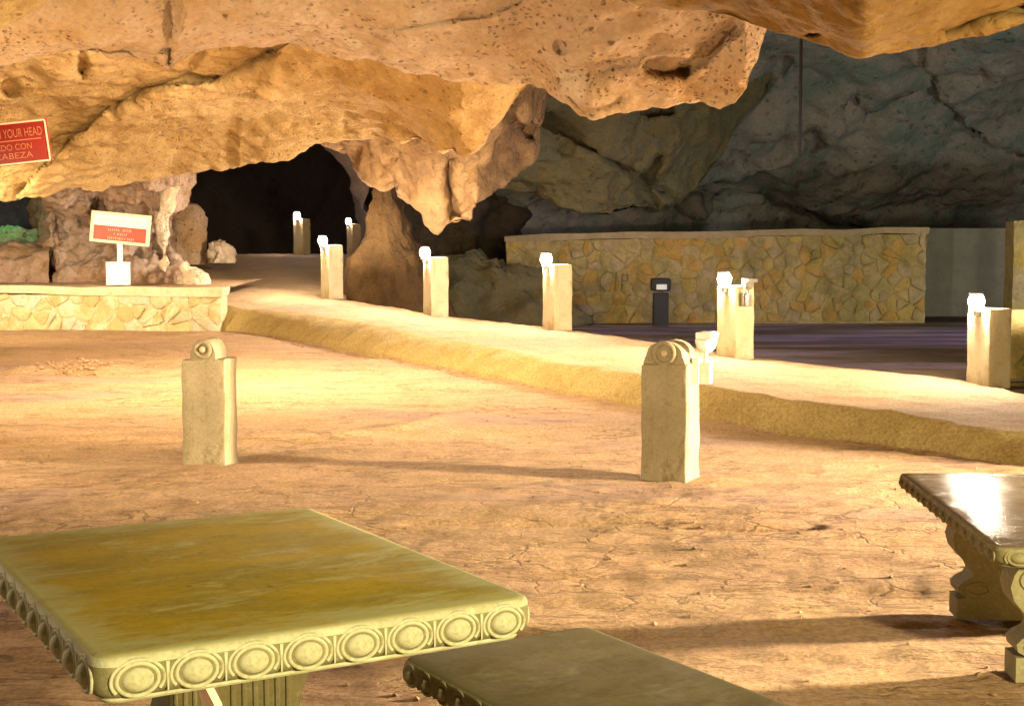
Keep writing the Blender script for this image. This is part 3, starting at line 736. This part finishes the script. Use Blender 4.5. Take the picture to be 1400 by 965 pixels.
# ------------------------------------------------------------------ bollards
def bollard(u, vbase, D, w, h, rz, capw, label, slope):
    p = P(u, vbase, D)
    r = empty('bollard', (p.x, p.y, p.z - .02), rz, label, 'bollard', 'stone bollards on the open cave floor')
    MB().box((0, 0, h / 2), (w, w * .95, h), .012).rough(.010, .12, 5).build('shaft', M['conc'], r)
    m = MB(); pts = []
    if slope:
        pts = [(-w * .47, h - .002), (w * .47, h - .002), (w * .42, h + .05)]
    else:
        pts = [(-capw, h - .002), (capw, h - .002)]
    hh = .155 if not slope else .16
    for k in range(13):
        a = math.pi * k / 12
        pts.append((capw * math.cos(a), h + (.05 if slope else 0) + (hh - (.05 if slope else 0)) * math.sin(a)))
    if slope: pts.append((-w * .42, h + .05))
    m.prism(pts, -w * .44, w * .44).rough(.006, .1, 1).build('barrel_cap', M['conc'], r)
    MB().torus(capw * .55, capw * .55, .018, 20, 8, Matrix.Translation((0, -w * .44 - .000, h + .075))).build('medallion_ring', M['conc'], r)
    MB().sphere((0, -w * .44 - .002, h + .075), (.026, .022, .026)).build('medallion_boss', M['post'], r)
    return r
bollard(288, 633, 10.35, .335, .83, R(-6), .10, 'stone bollard with a narrow knob cap, left of the open floor', False)
rb = bollard(916, 653, 9.57, .335, .84, R(-25), .135, 'stone bollard with rounded cap and a white floodlight on its side', True)

# floodlight clamped to the right-hand bollard and to one lamp post
def floodlight(loc, rz, label, sc=1.0, fm=None):
    fm = fm or M['white_metal']
    r = empty('floodlight', loc, rz, label, 'floodlight', 'small floodlights fixed to posts')
    r.scale = (sc, sc, sc)
    MB().box((0, -.03, -.02), (.10, .06, .20), .008).build('junction_box', fm, r)
    MB().box((.0, -.10, -.03), (.07, .09, .17), .01).build('ballast_case', fm, r)
    MB().lathe([(.014, 0), (.014, .09)], 10, Matrix.Translation((0, -.10, .055))).build('swivel_stem', fm, r)
    h = MB().lathe([(.035, 0), (.072, .035), (.085, .08), (.085, .10)], 18, Matrix.Translation((0, -.10, .13))).build('lamp_housing', fm, r)
    MB().box((.03, -.10, .262), (.20, .13, .055), .008, None).build('lamp_visor', fm, h)
    return r

# ------------------------------------------------------------------ lamp posts on the path
def lamp_post(u, vbase, D, h, w, rz, label, xy=None, power_scale=1.0):
    p = P(u, vbase, D) if xy is None else Vector(xy)
    r = empty('lamp_post', (p.x, p.y, p.z - .05), R(rz), label, 'lamp post', 'lamp posts along the raised path')
    h += .05
    MB().box((0, 0, h / 2), (w, w, h), .012).rough(.011, .10, 6).build('shaft', M['post'], r)
    # the lamp sits on the path-side face (local -y) at the head of the shaft
    g = MB().box((0, -w / 2 - .03, h - .06), (.05, .07, .04), .006).build('lamp_bracket', M['metal'], r)
    MB().lathe([(.05, 0), (.058, .02), (.045, .035)], 16, Matrix.Translation((0, -w / 2 - .040, h - .040))).build('lamp_holder', M['metal'], r)
    MB().sphere((0, -w / 2 - .035, h + .075), (.082, .082, .088), 14, 10).build('lamp_globe', M['globe'] if D < 30 else M['globe_dim'], r)
    MB().lathe([(.078, 0), (.076, .012), (.03, .028), (.012, .032)], 18, Matrix.Translation((0, -w / 2 - .035, h + .150))).build('lamp_hood', M['metal'], r)
    return r
lamp_post(1351, 523, 14.2, .78, .31, -64, 'lit lamp post at the right edge beside the pale stone wall')
lp = lamp_post(1005, 487, 16.1, .84, .31, -54, 'lit lamp post with a small floodlight on its side, behind the capped bollard')
lamp_post(762, 450, 19.5, .93, .31, -60, 'lit lamp post in front of the left end of the long stone wall')
lamp_post(596, 430, 21.8, .92, .31, -62, 'lit lamp post below the hanging stalactite')
lamp_post(454, 405, 24.7, .93, .30, -52, 'lit lamp post left of the flowstone column foot')
lamp_post(413, 348, 33.6, .88, .30, -30, 'lit lamp post on the crest inside the dark passage')
lamp_post(484, 347, 39.0, .85, .30, -50, 'smallest lit lamp post, deepest in the passage beside the column')

fl = floodlight(P(948, 504, 9.52), R(65), 'white floodlight fixed to the side of the rounded bollard', .9)
p = P(1016, 408, 15.92)
floodlight(p, R(36), 'grey floodlight fixed to the lamp post behind the bollard', .8, M['flood_grey'])

# ------------------------------------------------------------------ concrete tables and benches
def slab_mesh(L, Wd, T, inset=.05, n=7):
    """slab with rounded corners and an ovolo edge; origin at the centre of its underside"""
    m = bmesh.new()
    prof = [(.05, 0), (.026, .0), (.022, T * .05), (.024, T * .10), (.012, T * .16), (.003, T * .26), (0, T * .40), (0, T * .80), (.002, T * .90), (.008, T * .965), (.022, T)]
    rr = .05
    ringsv = []
    for ins, z in prof:
        a, b = L / 2 - ins, Wd / 2 - ins
        r = max(.03, rr - ins * .6)
        pts = []
        for cx, cy, s in ((a - r, b - r, 0), (-a + r, b - r, 90), (-a + r, -b + r, 180), (a - r, -b + r, 270)):
            for k in range(n):
                q = R(s + 90 * k / (n - 1))
                pts.append((cx + r * math.cos(q), cy + r * math.sin(q), z))
        ringsv.append([m.verts.new(p) for p in pts])
    c = len(ringsv[0])
    for A, B in zip(ringsv, ringsv[1:]):
        for k in range(c): m.faces.new((A[k], A[(k + 1) % c], B[(k + 1) % c], B[k]))
    m.faces.new(ringsv[0][::-1])
    top = m.faces.new(ringsv[-1])
    top.material_index = 1
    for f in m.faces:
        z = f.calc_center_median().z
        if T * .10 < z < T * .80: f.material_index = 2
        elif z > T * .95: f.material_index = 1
    me = bpy.data.meshes.new('slab')
    m.to_mesh(me); m.free()
    me.shade_smooth(); me.set_sharp_from_angle(angle=R(38))
    return me

def egg_mesh(wc, T):
    b = MB()
    b.sphere((0, .003, 0), (wc * .285, .020, T * .255), 18, 12)
    b.torus(wc * .35, T * .325, .0048, 26, 8)
    b.torus(wc * .445, T * .395, .0042, 26, 8, None, R(250), R(-35))
    bmesh.ops.recalc_face_normals(b.b, faces=b.b.faces[:])
    me = bpy.data.meshes.new('egg_ornament')
    b.b.to_mesh(me); b.b.free(); me.shade_smooth(); me.set_sharp_from_angle(angle=R(50))
    return me

def scroll_profile(h, hw, flare=False):
    ctl = [(0, 1.25), (.12, 1.25), (.125, 1.1), (.20, 1.2), (.28, 1.0), (.36, .70), (.48, .55), (.62, .54), (.74, .58), (.82, .66), (.89, .80), (.95, .98), (1.0, 1.15)] if flare else [(0, 1.0), (.20, 1.0), (.205, .90), (.25, .985), (.31, 1.0), (.36, .95), (.40, .87), (.45, .84), (.51, .87), (.58, .95), (.67, 1.03), (.78, 1.06), (.88, 1.03), (.95, .98), (1.0, .95)]
    right = [(hw * w, h * z) for z, w in ctl]
    return right + [(-x, z) for x, z in right[::-1]]

def table(name, corner, ang, L, Wd, ztop, T, nL, nW, mats, label, cat, leg_in, leg_hw, edge=None, zbase=0.0, pink=False, flare=False):
    """corner = near-left top corner (world xy), ang = direction of the edge running from it; Wd runs to its left-hand side (away)"""
    d = Vector((math.cos(ang), math.sin(ang))); e = Vector((-math.sin(ang), math.cos(ang)))
    c = Vector(corner) + d * L / 2 + e * Wd / 2
    r = empty(name, (c.x, c.y, zbase), ang, label, cat)
    hl = ztop - T - zbase
    me = slab_mesh(L, Wd, T)
    s = bpy.data.objects.new('slab', me); COL.objects.link(s); s.parent = r; s.location = (0, 0, hl)
    me.materials.append(mats[0]); me.materials.append(mats[1]); me.materials.append(mats[2])
    for (n, ln, off, rot) in ((nL, L, Wd, 0), (nL, L, Wd, 180), (nW, Wd, L, 90), (nW, Wd, L, 270)):
        wc = (ln - .05) / n
        em = egg_mesh(wc, T)
        em.materials.append(mats[0])
        dm = MB().prism([(-wc * .012, -T * .30), (wc * .012, -T * .30), (wc * .03, T * .30), (-wc * .03, T * .30)], -.007, .02)
        dm = dm.build('dart_ornament', mats[0], s)
        dmesh = dm.data
        for k in range(1, n):
            o = dm if k == 1 else bpy.data.objects.new('dart_ornament', dmesh)
            if k > 1: COL.objects.link(o); o.parent = s
            q = R(rot); x, y = -ln / 2 + .025 + wc * k, -off / 2 + .006
            o.location = (x * math.cos(q) - y * math.sin(q), x * math.sin(q) + y * math.cos(q), T * .49)
            o.rotation_euler = (0, 0, q)
        for k in range(n):
            o = bpy.data.objects.new('egg_ornament', em); COL.objects.link(o); o.parent = s
            q = R(rot)
            x, y = -ln / 2 + .025 + wc * (k + .5), -off / 2 + .003
            o.location = (x * math.cos(q) - y * math.sin(q), x * math.sin(q) + y * math.cos(q), T * .49)
            o.rotation_euler = (0, 0, q)
    long_x = leg_in[0] == 'x'
    for sgn in (-1, 1):
        span = (L if long_x else Wd) / 2 - leg_in[1]
        pr = scroll_profile(hl, leg_hw, flare)
        if len(leg_in) > 2: span = leg_in[1] if sgn < 0 else leg_in[2]
        g = MB().prism(pr, -.075, .075)
        bmesh.ops.recalc_face_normals(g.b, faces=g.b.faces[:])
        rotm = R(90) if long_x else 0
        lg = g.build('pedestal', edge or mats[0], r, smooth=40)
        if len(leg_in) > 2: sgn2 = 1
        else: sgn2 = sgn
        lg.location = (sgn2 * span, 0, 0) if long_x else (0, sgn2 * span, 0)
        if flare and sgn < 0: lg.location.x -= .06
        lg.rotation_euler = (0, 0, rotm)
        if flare:
            for x_ in np.linspace(-.42, .42, 6):
                MB().box((x_ * leg_hw, -.075, hl * .66), (leg_hw * .08, .010, hl * .46), .003).build('flute_rib', edge or mats[0], lg)
        else:
            for (fx, fz, rx, rz, rt) in ((.80, .84, .17, .10, .010), (-.80, .84, .17, .10, .010), (.80, .29, .12, .06, .009), (-.80, .29, .12, .06, .009), (0, .60, .30, .22, .010)):
                MB().torus(leg_hw * rx, hl * rz, rt, 18, 6, Matrix.Translation((fx * leg_hw, -.075, fz * hl))).build('volute_relief', edge or mats[0], lg)
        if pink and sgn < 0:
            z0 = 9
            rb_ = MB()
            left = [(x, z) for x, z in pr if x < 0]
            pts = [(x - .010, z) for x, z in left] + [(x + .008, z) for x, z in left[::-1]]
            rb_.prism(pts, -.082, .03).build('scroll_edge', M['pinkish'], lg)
    return r

M['pinkish'] = concrete_mat('pink_lit_edge', (.82, .62, .46), (.80, .55, .38), (.70, .48, .30), 12, .2, .7)  # light catching the pedestal's scroll edge, painted as a paler pink strip

def on_plane(u, v, z):
    a = (482.5 - v) / F
    c, s = math.cos(PITCH), math.sin(PITCH)
    dz = (-s + a * c)
    k = (z - CAMZ) / dz
    return Vector(((u - 700) / F * k, (c + a * s) * k))
# large table, lower left
A = on_plane(128, 903, .75); B = on_plane(733, 815, .75); C = on_plane(395, 694, .75)
ang = math.atan2((B - A).y, (B - A).x)
table('stone_table', A, ang, (B - A).length, (C - B).length, .75, .098, 8, 11, (M['edge'], M['top_gold'], M['grime_shade']), 'large cast stone table with ochre top and egg moulded rim', 'table', ('y', .36), .155, edge=M['leg'], pink=True, flare=True)
# bench tucked beside it
bA = on_plane(544, 897, .46); bC = on_plane(802, 853, .46)
dirn = Vector((math.cos(ang), math.sin(ang)))
# its far edge runs from bA to bC, its sides run towards the camera
a2 = math.atan2((bC - bA).y, (bC - bA).x)
Lb = (bC - bA).length; Wb = 1.35
e2 = Vector((math.sin(a2), -math.cos(a2)))
table('stone_bench', bA + e2 * Wb, a2, Lb, Wb, .46, .075, 6, 15, (M['shade'], M['top_grey'], M['grime_shade']), 'low cast stone bench with grey olive top beside the large table', 'bench', ('y', .24), Lb * .36)
# polished bench on the right
cA = on_plane(1362, 748, .52); cF = on_plane(1228, 645, .52)
a3 = math.atan2((cF - cA).y, (cF - cA).x) - math.pi / 2
table('stone_bench', cA, a3, 1.05, (cF - cA).length, .52, .075, 9, 14, (M['shade'], M['top_polished'], M['grime_shade']), 'cast stone bench with polished grey top standing by the right edge', 'bench', ('y', -(cF - cA).length / 2 + .21, (cF - cA).length / 2 - .66), .41)

# ------------------------------------------------------------------ masonry walls
def clip_poly(poly, a, b, c):
    """keep a*x+b*y<=c"""
    out = []
    for i in range(len(poly)):
        p, q = poly[i], poly[(i + 1) % len(poly)]
        dp, dq = a * p[0] + b * p[1] - c, a * q[0] + b * q[1] - c
        if dp <= 0: out.append(p)
        if dp * dq < 0:
            k = dp / (dp - dq); out.append((p[0] + (q[0] - p[0]) * k, p[1] + (q[1] - p[1]) * k))
    return out
def rubble(Lw, H, cell, seed, gap=.022):
    rnd = random.Random(seed)
    nx, ny = max(1, round(Lw / (cell * 1.25))), max(1, round(H / cell))
    sites = []
    for j in range(ny):
        for i in range(nx):
            sites.append(((i + .5 + (.25 if j % 2 else -.25) + rnd.uniform(-.47, .47)) * Lw / nx, (j + .5 + rnd.uniform(-.45, .45)) * H / ny))
    cells = []
    for i, (x, y) in enumerate(sites):
        poly = [(0, 0), (Lw, 0), (Lw, H), (0, H)]
        for k, (x2, y2) in enumerate(sites):
            if k == i or abs(x2 - x) > cell * 4 or abs(y2 - y) > cell * 4: continue
            dx, dy = x2 - x, y2 - y; d = math.hypot(dx, dy)
            poly = clip_poly(poly, dx / d, dy / d, (dx * (x + x2) + dy * (y + y2)) / 2 / d - gap / 2)
            if len(poly) < 3: break
        if len(poly) >= 3: cells.append(poly)
    return cells
def stone_wall(name, p0, p1, H0, H1, thick, cell, seed, label, mats, mortar, coping, cope_h, gap=.022, cat='wall'):
    """p0 -> p1 world base points of the visible face (left to right as seen); stones proud of the mortar"""
    p0, p1 = Vector(p0), Vector(p1)
    L = Vector((p1.x - p0.x, p1.y - p0.y)).length
    ang = math.atan2(p1.y - p0.y, p1.x - p0.x)
    r = empty(name, p0, ang, label, cat)
    sl = (p1.z - p0.z) / L
    zt = lambda x: H0 + (H1 - H0) * x / L
    m = MB().prism([(0, -.2), (L, sl * L - .2), (L, sl * L + H1), (0, H0)], 0, thick)
    m.rough(.015, .3, 3).build('mortar', mortar, r, 25)
    if coping:
        m = MB().prism([(-.04, H0 + .002), (L + .04, sl * L + H1 + .002), (L + .04, sl * L + H1 + cope_h), (-.04, H0 + cope_h)], -.06, thick + .03)
        m.rough(.045, .40, 9).build('coping', coping, r, 25)
    rnd = random.Random(seed + 1)
    for poly in rubble(L, 1.0, cell / ((H0 + H1) / 2), seed, gap) if False else rubble(L, (H0 + H1) / 2, cell, seed, gap):
        Hm = (H0 + H1) / 2
        pts = [(x, y * zt(x) / Hm + sl * x) for x, y in poly]
        # drop slivers and round the corners a little
        cx = sum(p[0] for p in pts) / len(pts); cz = sum(p[1] for p in pts) / len(pts)
        q = []
        n = len(pts)
        for i in range(n):
            a, b, c = pts[i - 1], pts[i], pts[(i + 1) % n]
            jx = lambda: rnd.uniform(-.05, .05) * cell
            q.append((b[0] + (a[0] - b[0]) * .2 + jx(), b[1] + (a[1] - b[1]) * .2 + jx())); q.append((b[0] + (c[0] - b[0]) * .2 + jx(), b[1] + (c[1] - b[1]) * .2 + jx()))
        out = rnd.uniform(.012, .045)
        b_ = bmesh.new()
        r0 = [b_.verts.new((x - cx, .04, z - cz)) for x, z in q]
        r1 = [b_.verts.new((x - cx, -out * .55, z - cz)) for x, z in q]
        r2 = [b_.verts.new(((x - cx) * .78 + rnd.uniform(-.012, .012), -out + rnd.uniform(-.018, .018), (z - cz) * .78 + rnd.uniform(-.012, .012))) for x, z in q]
        k = len(q)
        for A, B in ((r0, r1), (r1, r2)):
            for i in range(k): b_.faces.new((A[i], A[(i + 1) % k], B[(i + 1) % k], B[i]))
        b_.faces.new(r2); b_.faces.new(r0[::-1])
        bmesh.ops.recalc_face_normals(b_, faces=b_.faces[:])
        me = bpy.data.meshes.new('stone'); b_.to_mesh(me); b_.free()
        me.shade_smooth(); me.set_sharp_from_angle(angle=R(48))
        o = link('stone', me, rnd.choice(mats), r)
        o.location = (cx, 0, cz)
    return r
a, b = P(692, 446, 29.6), P(1264, 438, 29.6)
za, zb = P(692, 330, 29.6).z - a.z, P(1264, 319, 29.6).z - b.z
LW = stone_wall('stone_wall', a, b, za, zb, .45, .245, 3, 'long rubble stone wall in front of the grey green rock face', STONES, M['mortar'], M['coping'], .13, .014)
a, b = P(-330, 448, 22.9), P(302, 456, 22.7)
za, zb = P(-330, 400, 22.9).z - a.z, P(302, 405, 22.7).z - b.z
stone_wall('stone_wall', a, b, za, zb, .5, .22, 11, 'low pale stone terrace wall below the white and red sign', PALES, M['mortar_pale'], M['coping_pale'], .14, .016)
a, b = P(1384, 411, 28.6), P(1560, 411, 28.6)
stone_wall('stone_wall', a, b, P(1384, 302, 28.6).z - a.z, P(1384, 302, 28.6).z - a.z, .5, .42, 17, 'end of a tall stone wall seen at the right edge above the pale low wall', STONES, M['mortar'], None, 0)
a, b = P(1379, 540, 14.9), P(1600, 540, 14.6)
stone_wall('stone_wall', a, b, P(1379, 424, 14.9).z - a.z, P(1379, 424, 14.9).z - a.z, .35, .20, 23, 'low pale stone wall at the right edge behind the lamp post', STONES[:2] + STONES[3:4], M['mortar'], None, 0)
# terrace fill behind the left wall
X, Y = np.meshgrid(np.linspace(xat(-330, 22.9), xat(304, 22.7), 160), np.linspace(23.1, 26.5, 40))
Z = P(0, 389, 23).z + .03 * fbm(np.stack([X, Y, 0 * X], -1) * 1.4, 4) - .05 + .10 * (Y - 23.1) / 3
grid_mesh('terrace_ground', np.stack([X, Y, Z], -1), M['ground'])
# plaster wall set back in the gap
a, b = P(1255, 450, 33.5), P(1400, 450, 33.5)
m = MB().box(((b.x - a.x) / 2, .15, (P(1300, 312, 33.5).z - a.z) / 2), (b.x - a.x, .3, P(1300, 312, 33.5).z - a.z), .02).rough(.02, .4, 8)
o = m.build('plaster_wall', M['plaster']); o.location = a
tag(o, 'smooth grey plaster wall set back between the two stone walls', 'wall')

# sprayed initials on the long wall
def stroke(pts, w, parent, off):
    m = MB()
    for (x0, z0), (x1, z1) in zip(pts, pts[1:]):
        d = Vector((x1 - x0, z1 - z0)); n = Vector((-d.y, d.x)).normalized() * w / 2
        m.prism([(x0 - n.x, z0 - n.y), (x1 - n.x, z1 - n.y), (x1 + n.x, z1 + n.y), (x0 + n.x, z0 + n.y)], off, off + .012)
    return m
k = 29.6 / F
gx = lambda u: (u - 692) * k
gz = lambda v: (446 - v) * k
for s_ in ([(838, 374), (828, 371), (820, 380), (820, 392), (828, 398)], [(840, 397), (842, 372)], [(849, 397), (850, 376), (857, 376), (857, 384), (850, 385)]):
    stroke([(gx(u), gz(v)) for u, v in s_], .028, LW, -.06).build('painted_initial', M['graffiti'], LW, 0)

# ------------------------------------------------------------------ lantern bollard by the wall
p = P(903, 444, 28.7)
r = empty('lantern_bollard', (p.x, p.y, .25), 0, 'dark lantern bollard with a pale window standing before the long stone wall', 'bollard')
hz = P(903, 400, 28.7).z - .25
MB().box((0, 0, hz / 2), (.32, .26, hz), .02).build('shaft', M['black'], r)
MB().box((0, 0, hz + .17), (.42, .34, .28), .07).build('lantern_head', M['black'], r)
MB().box((0, -.178, hz + .12), (.22, .012, .11), .004).build('lantern_window', M['plaster'], r)

# hanging cable in front of the rock face
zt, zb = P(1090, 30, 24).z, P(1092, 215, 24).z
m = MB().lathe([(.028, 0), (.028, zt - zb)], 10)
o = m.build('hanging_cable', M['black']); o.location = (xat(1090.5, 24), 24, zb)
tag(o, 'dark cable hanging straight down in front of the grey rock face', 'cable')

# ------------------------------------------------------------------ signs
def letters(x0, x1, z0, z1, y, seed, fill=.8):
    """rows of small block marks standing for worn print"""
    rnd = random.Random(seed); m = MB(); x = x0
    while x < x1 - .01:
        w = (z1 - z0) * rnd.uniform(.36, .62)
        if rnd.random() < .16: x += w; continue
        s = (z1 - z0) * .15
        e = min(x + w, x1)
        hh = (z1 - z0) * rnd.uniform(.75, 1.0)
        m.box((x + s, y, z0 + hh / 2), (s * 1.6, .002, hh))
        if rnd.random() < .5: m.box(((x + e) / 2, y - .0004, z0 + hh * rnd.choice((.12, .5, .88))), (max(.004, e - x), .002, s))
        x = e + s * 1.1
    return m
D = 23.5; kk = D / F
p = P(162, 389, D)
r = empty('notice_sign', (p.x, p.y, p.z), R(4), 'tilted white and red notice board on a post in a white block on the terrace', 'sign')
MB().box((0, 0, .19), (.36, .28, .40), .012).rough(.004, .1, 3).build('base_block', M['white'], r)
MB().box((.03, .02, .38 + .24), (.085, .06, .5), .006).build('post', M['white'], r)
bw, bh = 80 * kk, 42 * kk
bo = bpy.data.objects.new('board', None)
m = MB().box((0, 0, 0), (bw, .04, bh), .008); bd = m.build('board', M['sign_cream'], r)
bd.location = (.06, -.04, (389 - 313) * kk); bd.rotation_euler = (0, R(5.5), 0)
MB().box((0, -.0215, bh * .24), (bw * .88, .004, bh * .34)).build('white_panel', M['sign_white'], bd)
MB().box((0, -.0215, -bh * .18), (bw * .88, .004, bh * .46)).build('red_panel', M['red'], bd)
letters(-bw * .36, bw * .36, bh * .15, bh * .30, -.0245, 1).build('lettering', M['print_tan'], bd, 0)
letters(-bw * .20, bw * .20, -bh * .10, -bh * .01, -.0245, 2).build('lettering', M['print_pink'], bd, 0)
letters(-bw * .10, bw * .14, -bh * .23, -bh * .14, -.0245, 3).build('lettering', M['print_pink'], bd, 0)
letters(-bw * .24, bw * .24, -bh * .37, -bh * .28, -.0245, 4).build('lettering', M['print_pink'], bd, 0)
# red sign on the rock, top left
D = 15.2; kk = D / F
p = P(14, 197, D)
r = empty('red_sign', (p.x, p.y, p.z), R(8), 'tilted red sign with cream lettering against the golden rock', 'sign')
r.rotation_euler = (0, R(-7), R(8))
w, h = 104 * kk, 58 * kk
MB().box((0, 0, 0), (w, .03, h), .01).build('board', M['red_dark'], r)
def words(txt, x0, x1, z0, z1):
    cu = bpy.data.curves.new('lettering', 'FONT'); cu.body = txt; cu.extrude = .0; cu.size = 1.0
    tmp = bpy.data.objects.new('lettering', cu); COL.objects.link(tmp)
    me = bpy.data.meshes.new_from_object(tmp.evaluated_get(bpy.context.evaluated_depsgraph_get()))
    bpy.data.objects.remove(tmp); bpy.data.curves.remove(cu)
    co = np.empty(len(me.vertices) * 3); me.vertices.foreach_get('co', co); co = co.reshape(-1, 3)
    a, b = co.min(0), co.max(0)
    n = np.stack([x0 + (co[:, 0] - a[0]) / (b[0] - a[0]) * (x1 - x0), np.full(len(co), -.0185), z0 + (co[:, 1] - a[1]) / (b[1] - a[1]) * (z1 - z0)], -1)
    me.vertices.foreach_set('co', n.reshape(-1)); me.update()
    me.name = 'lettering'; me.materials.clear()
    return link('lettering', me, M['print_cream'], r)
f = MB()
for c_, s_ in (((0, -.017, h * .47), (w * .96, .006, .018)), ((0, -.017, -h * .47), (w * .96, .006, .018)), ((-w * .475, -.017, 0), (.018, .006, h * .90)), ((w * .475, -.017, 0), (.018, .006, h * .90))):
    f.box(c_, s_)
f.build('border', M['print_pink'], r, 0)
words('WATCH YOUR HEAD', -w * .42, w * .42, h * .13, h * .33)
MB().box((0, -.017, h * .06), (w * .80, .004, .012)).build('rule_line', M['print_cream'], r, 0)
words('CUIDADO CON', -w * .42, w * .27, -h * .16, -h * .02)
words('LA CABEZA', -w * .40, w * .27, -h * .36, -h * .22)
m = MB().box((0, .06, 0), (.10, .10, .10)).build('wall_bracket', M['metal'], r)

# ------------------------------------------------------------------ loose pebbles and grit on the floor
rs = np.random.RandomState(12)
def height(x, y):
    k = np.argmin(np.abs(yy - y)); i = np.argmin(np.abs(GX[k] - x))
    return GZ[k, i]
pb = MB(); vs_all, fs_all = [], []
base = np.array([(1, 0, 0), (-1, 0, 0), (0, 1, 0), (0, -1, 0), (0, 0, 1), (0, 0, -1)], float)
fcs = [(0, 2, 4), (2, 1, 4), (1, 3, 4), (3, 0, 4), (2, 0, 5), (1, 2, 5), (3, 1, 5), (0, 3, 5)]
for q in range(3000):
    if q < 1900:
        y_ = 3.5 + 14 * rs.rand() ** 1.3; x_ = (rs.rand() - .5) * 1.0 * (y_ + 2)
        if x_ > bank_x(y_) - .1: continue
        r_ = .005 + .012 * rs.rand() ** 3
    elif q < 2600:                                   # collected along the foot of the bank
        y_ = 9 + 13 * rs.rand(); x_ = bank_x(y_) - .02 - .30 * rs.rand() ** 2
        r_ = .008 + .022 * rs.rand() ** 2
    else:                                            # the small heap on the left
        x_ = -5.4 + .32 * rs.randn(); y_ = 16.8 + .35 * rs.randn(); r_ = .008 + .035 * rs.rand() ** 4
    p_ = np.array([x_, y_, height(x_, y_) + r_ * .2])
    a_ = rs.rand() * 6.28; c_, s_ = math.cos(a_), math.sin(a_)
    v = base * (r_ * np.array([1.2, .9, .65])) * (.75 + .5 * rs.rand(6, 1))
    v = np.stack([v[:, 0] * c_ - v[:, 1] * s_, v[:, 0] * s_ + v[:, 1] * c_, v[:, 2]], -1) + p_
    o_ = len(vs_all); vs_all += v.tolist(); fs_all += [(a + o_, b + o_, c + o_) for a, b, c in fcs]
me = bpy.data.meshes.new('pebbles'); me.from_pydata(vs_all, [], fs_all); me.update()
tag(link('pebbles', me, M['ground']), 'loose pebbles and grit scattered over the earth floor', 'pebbles', None, 'stuff')
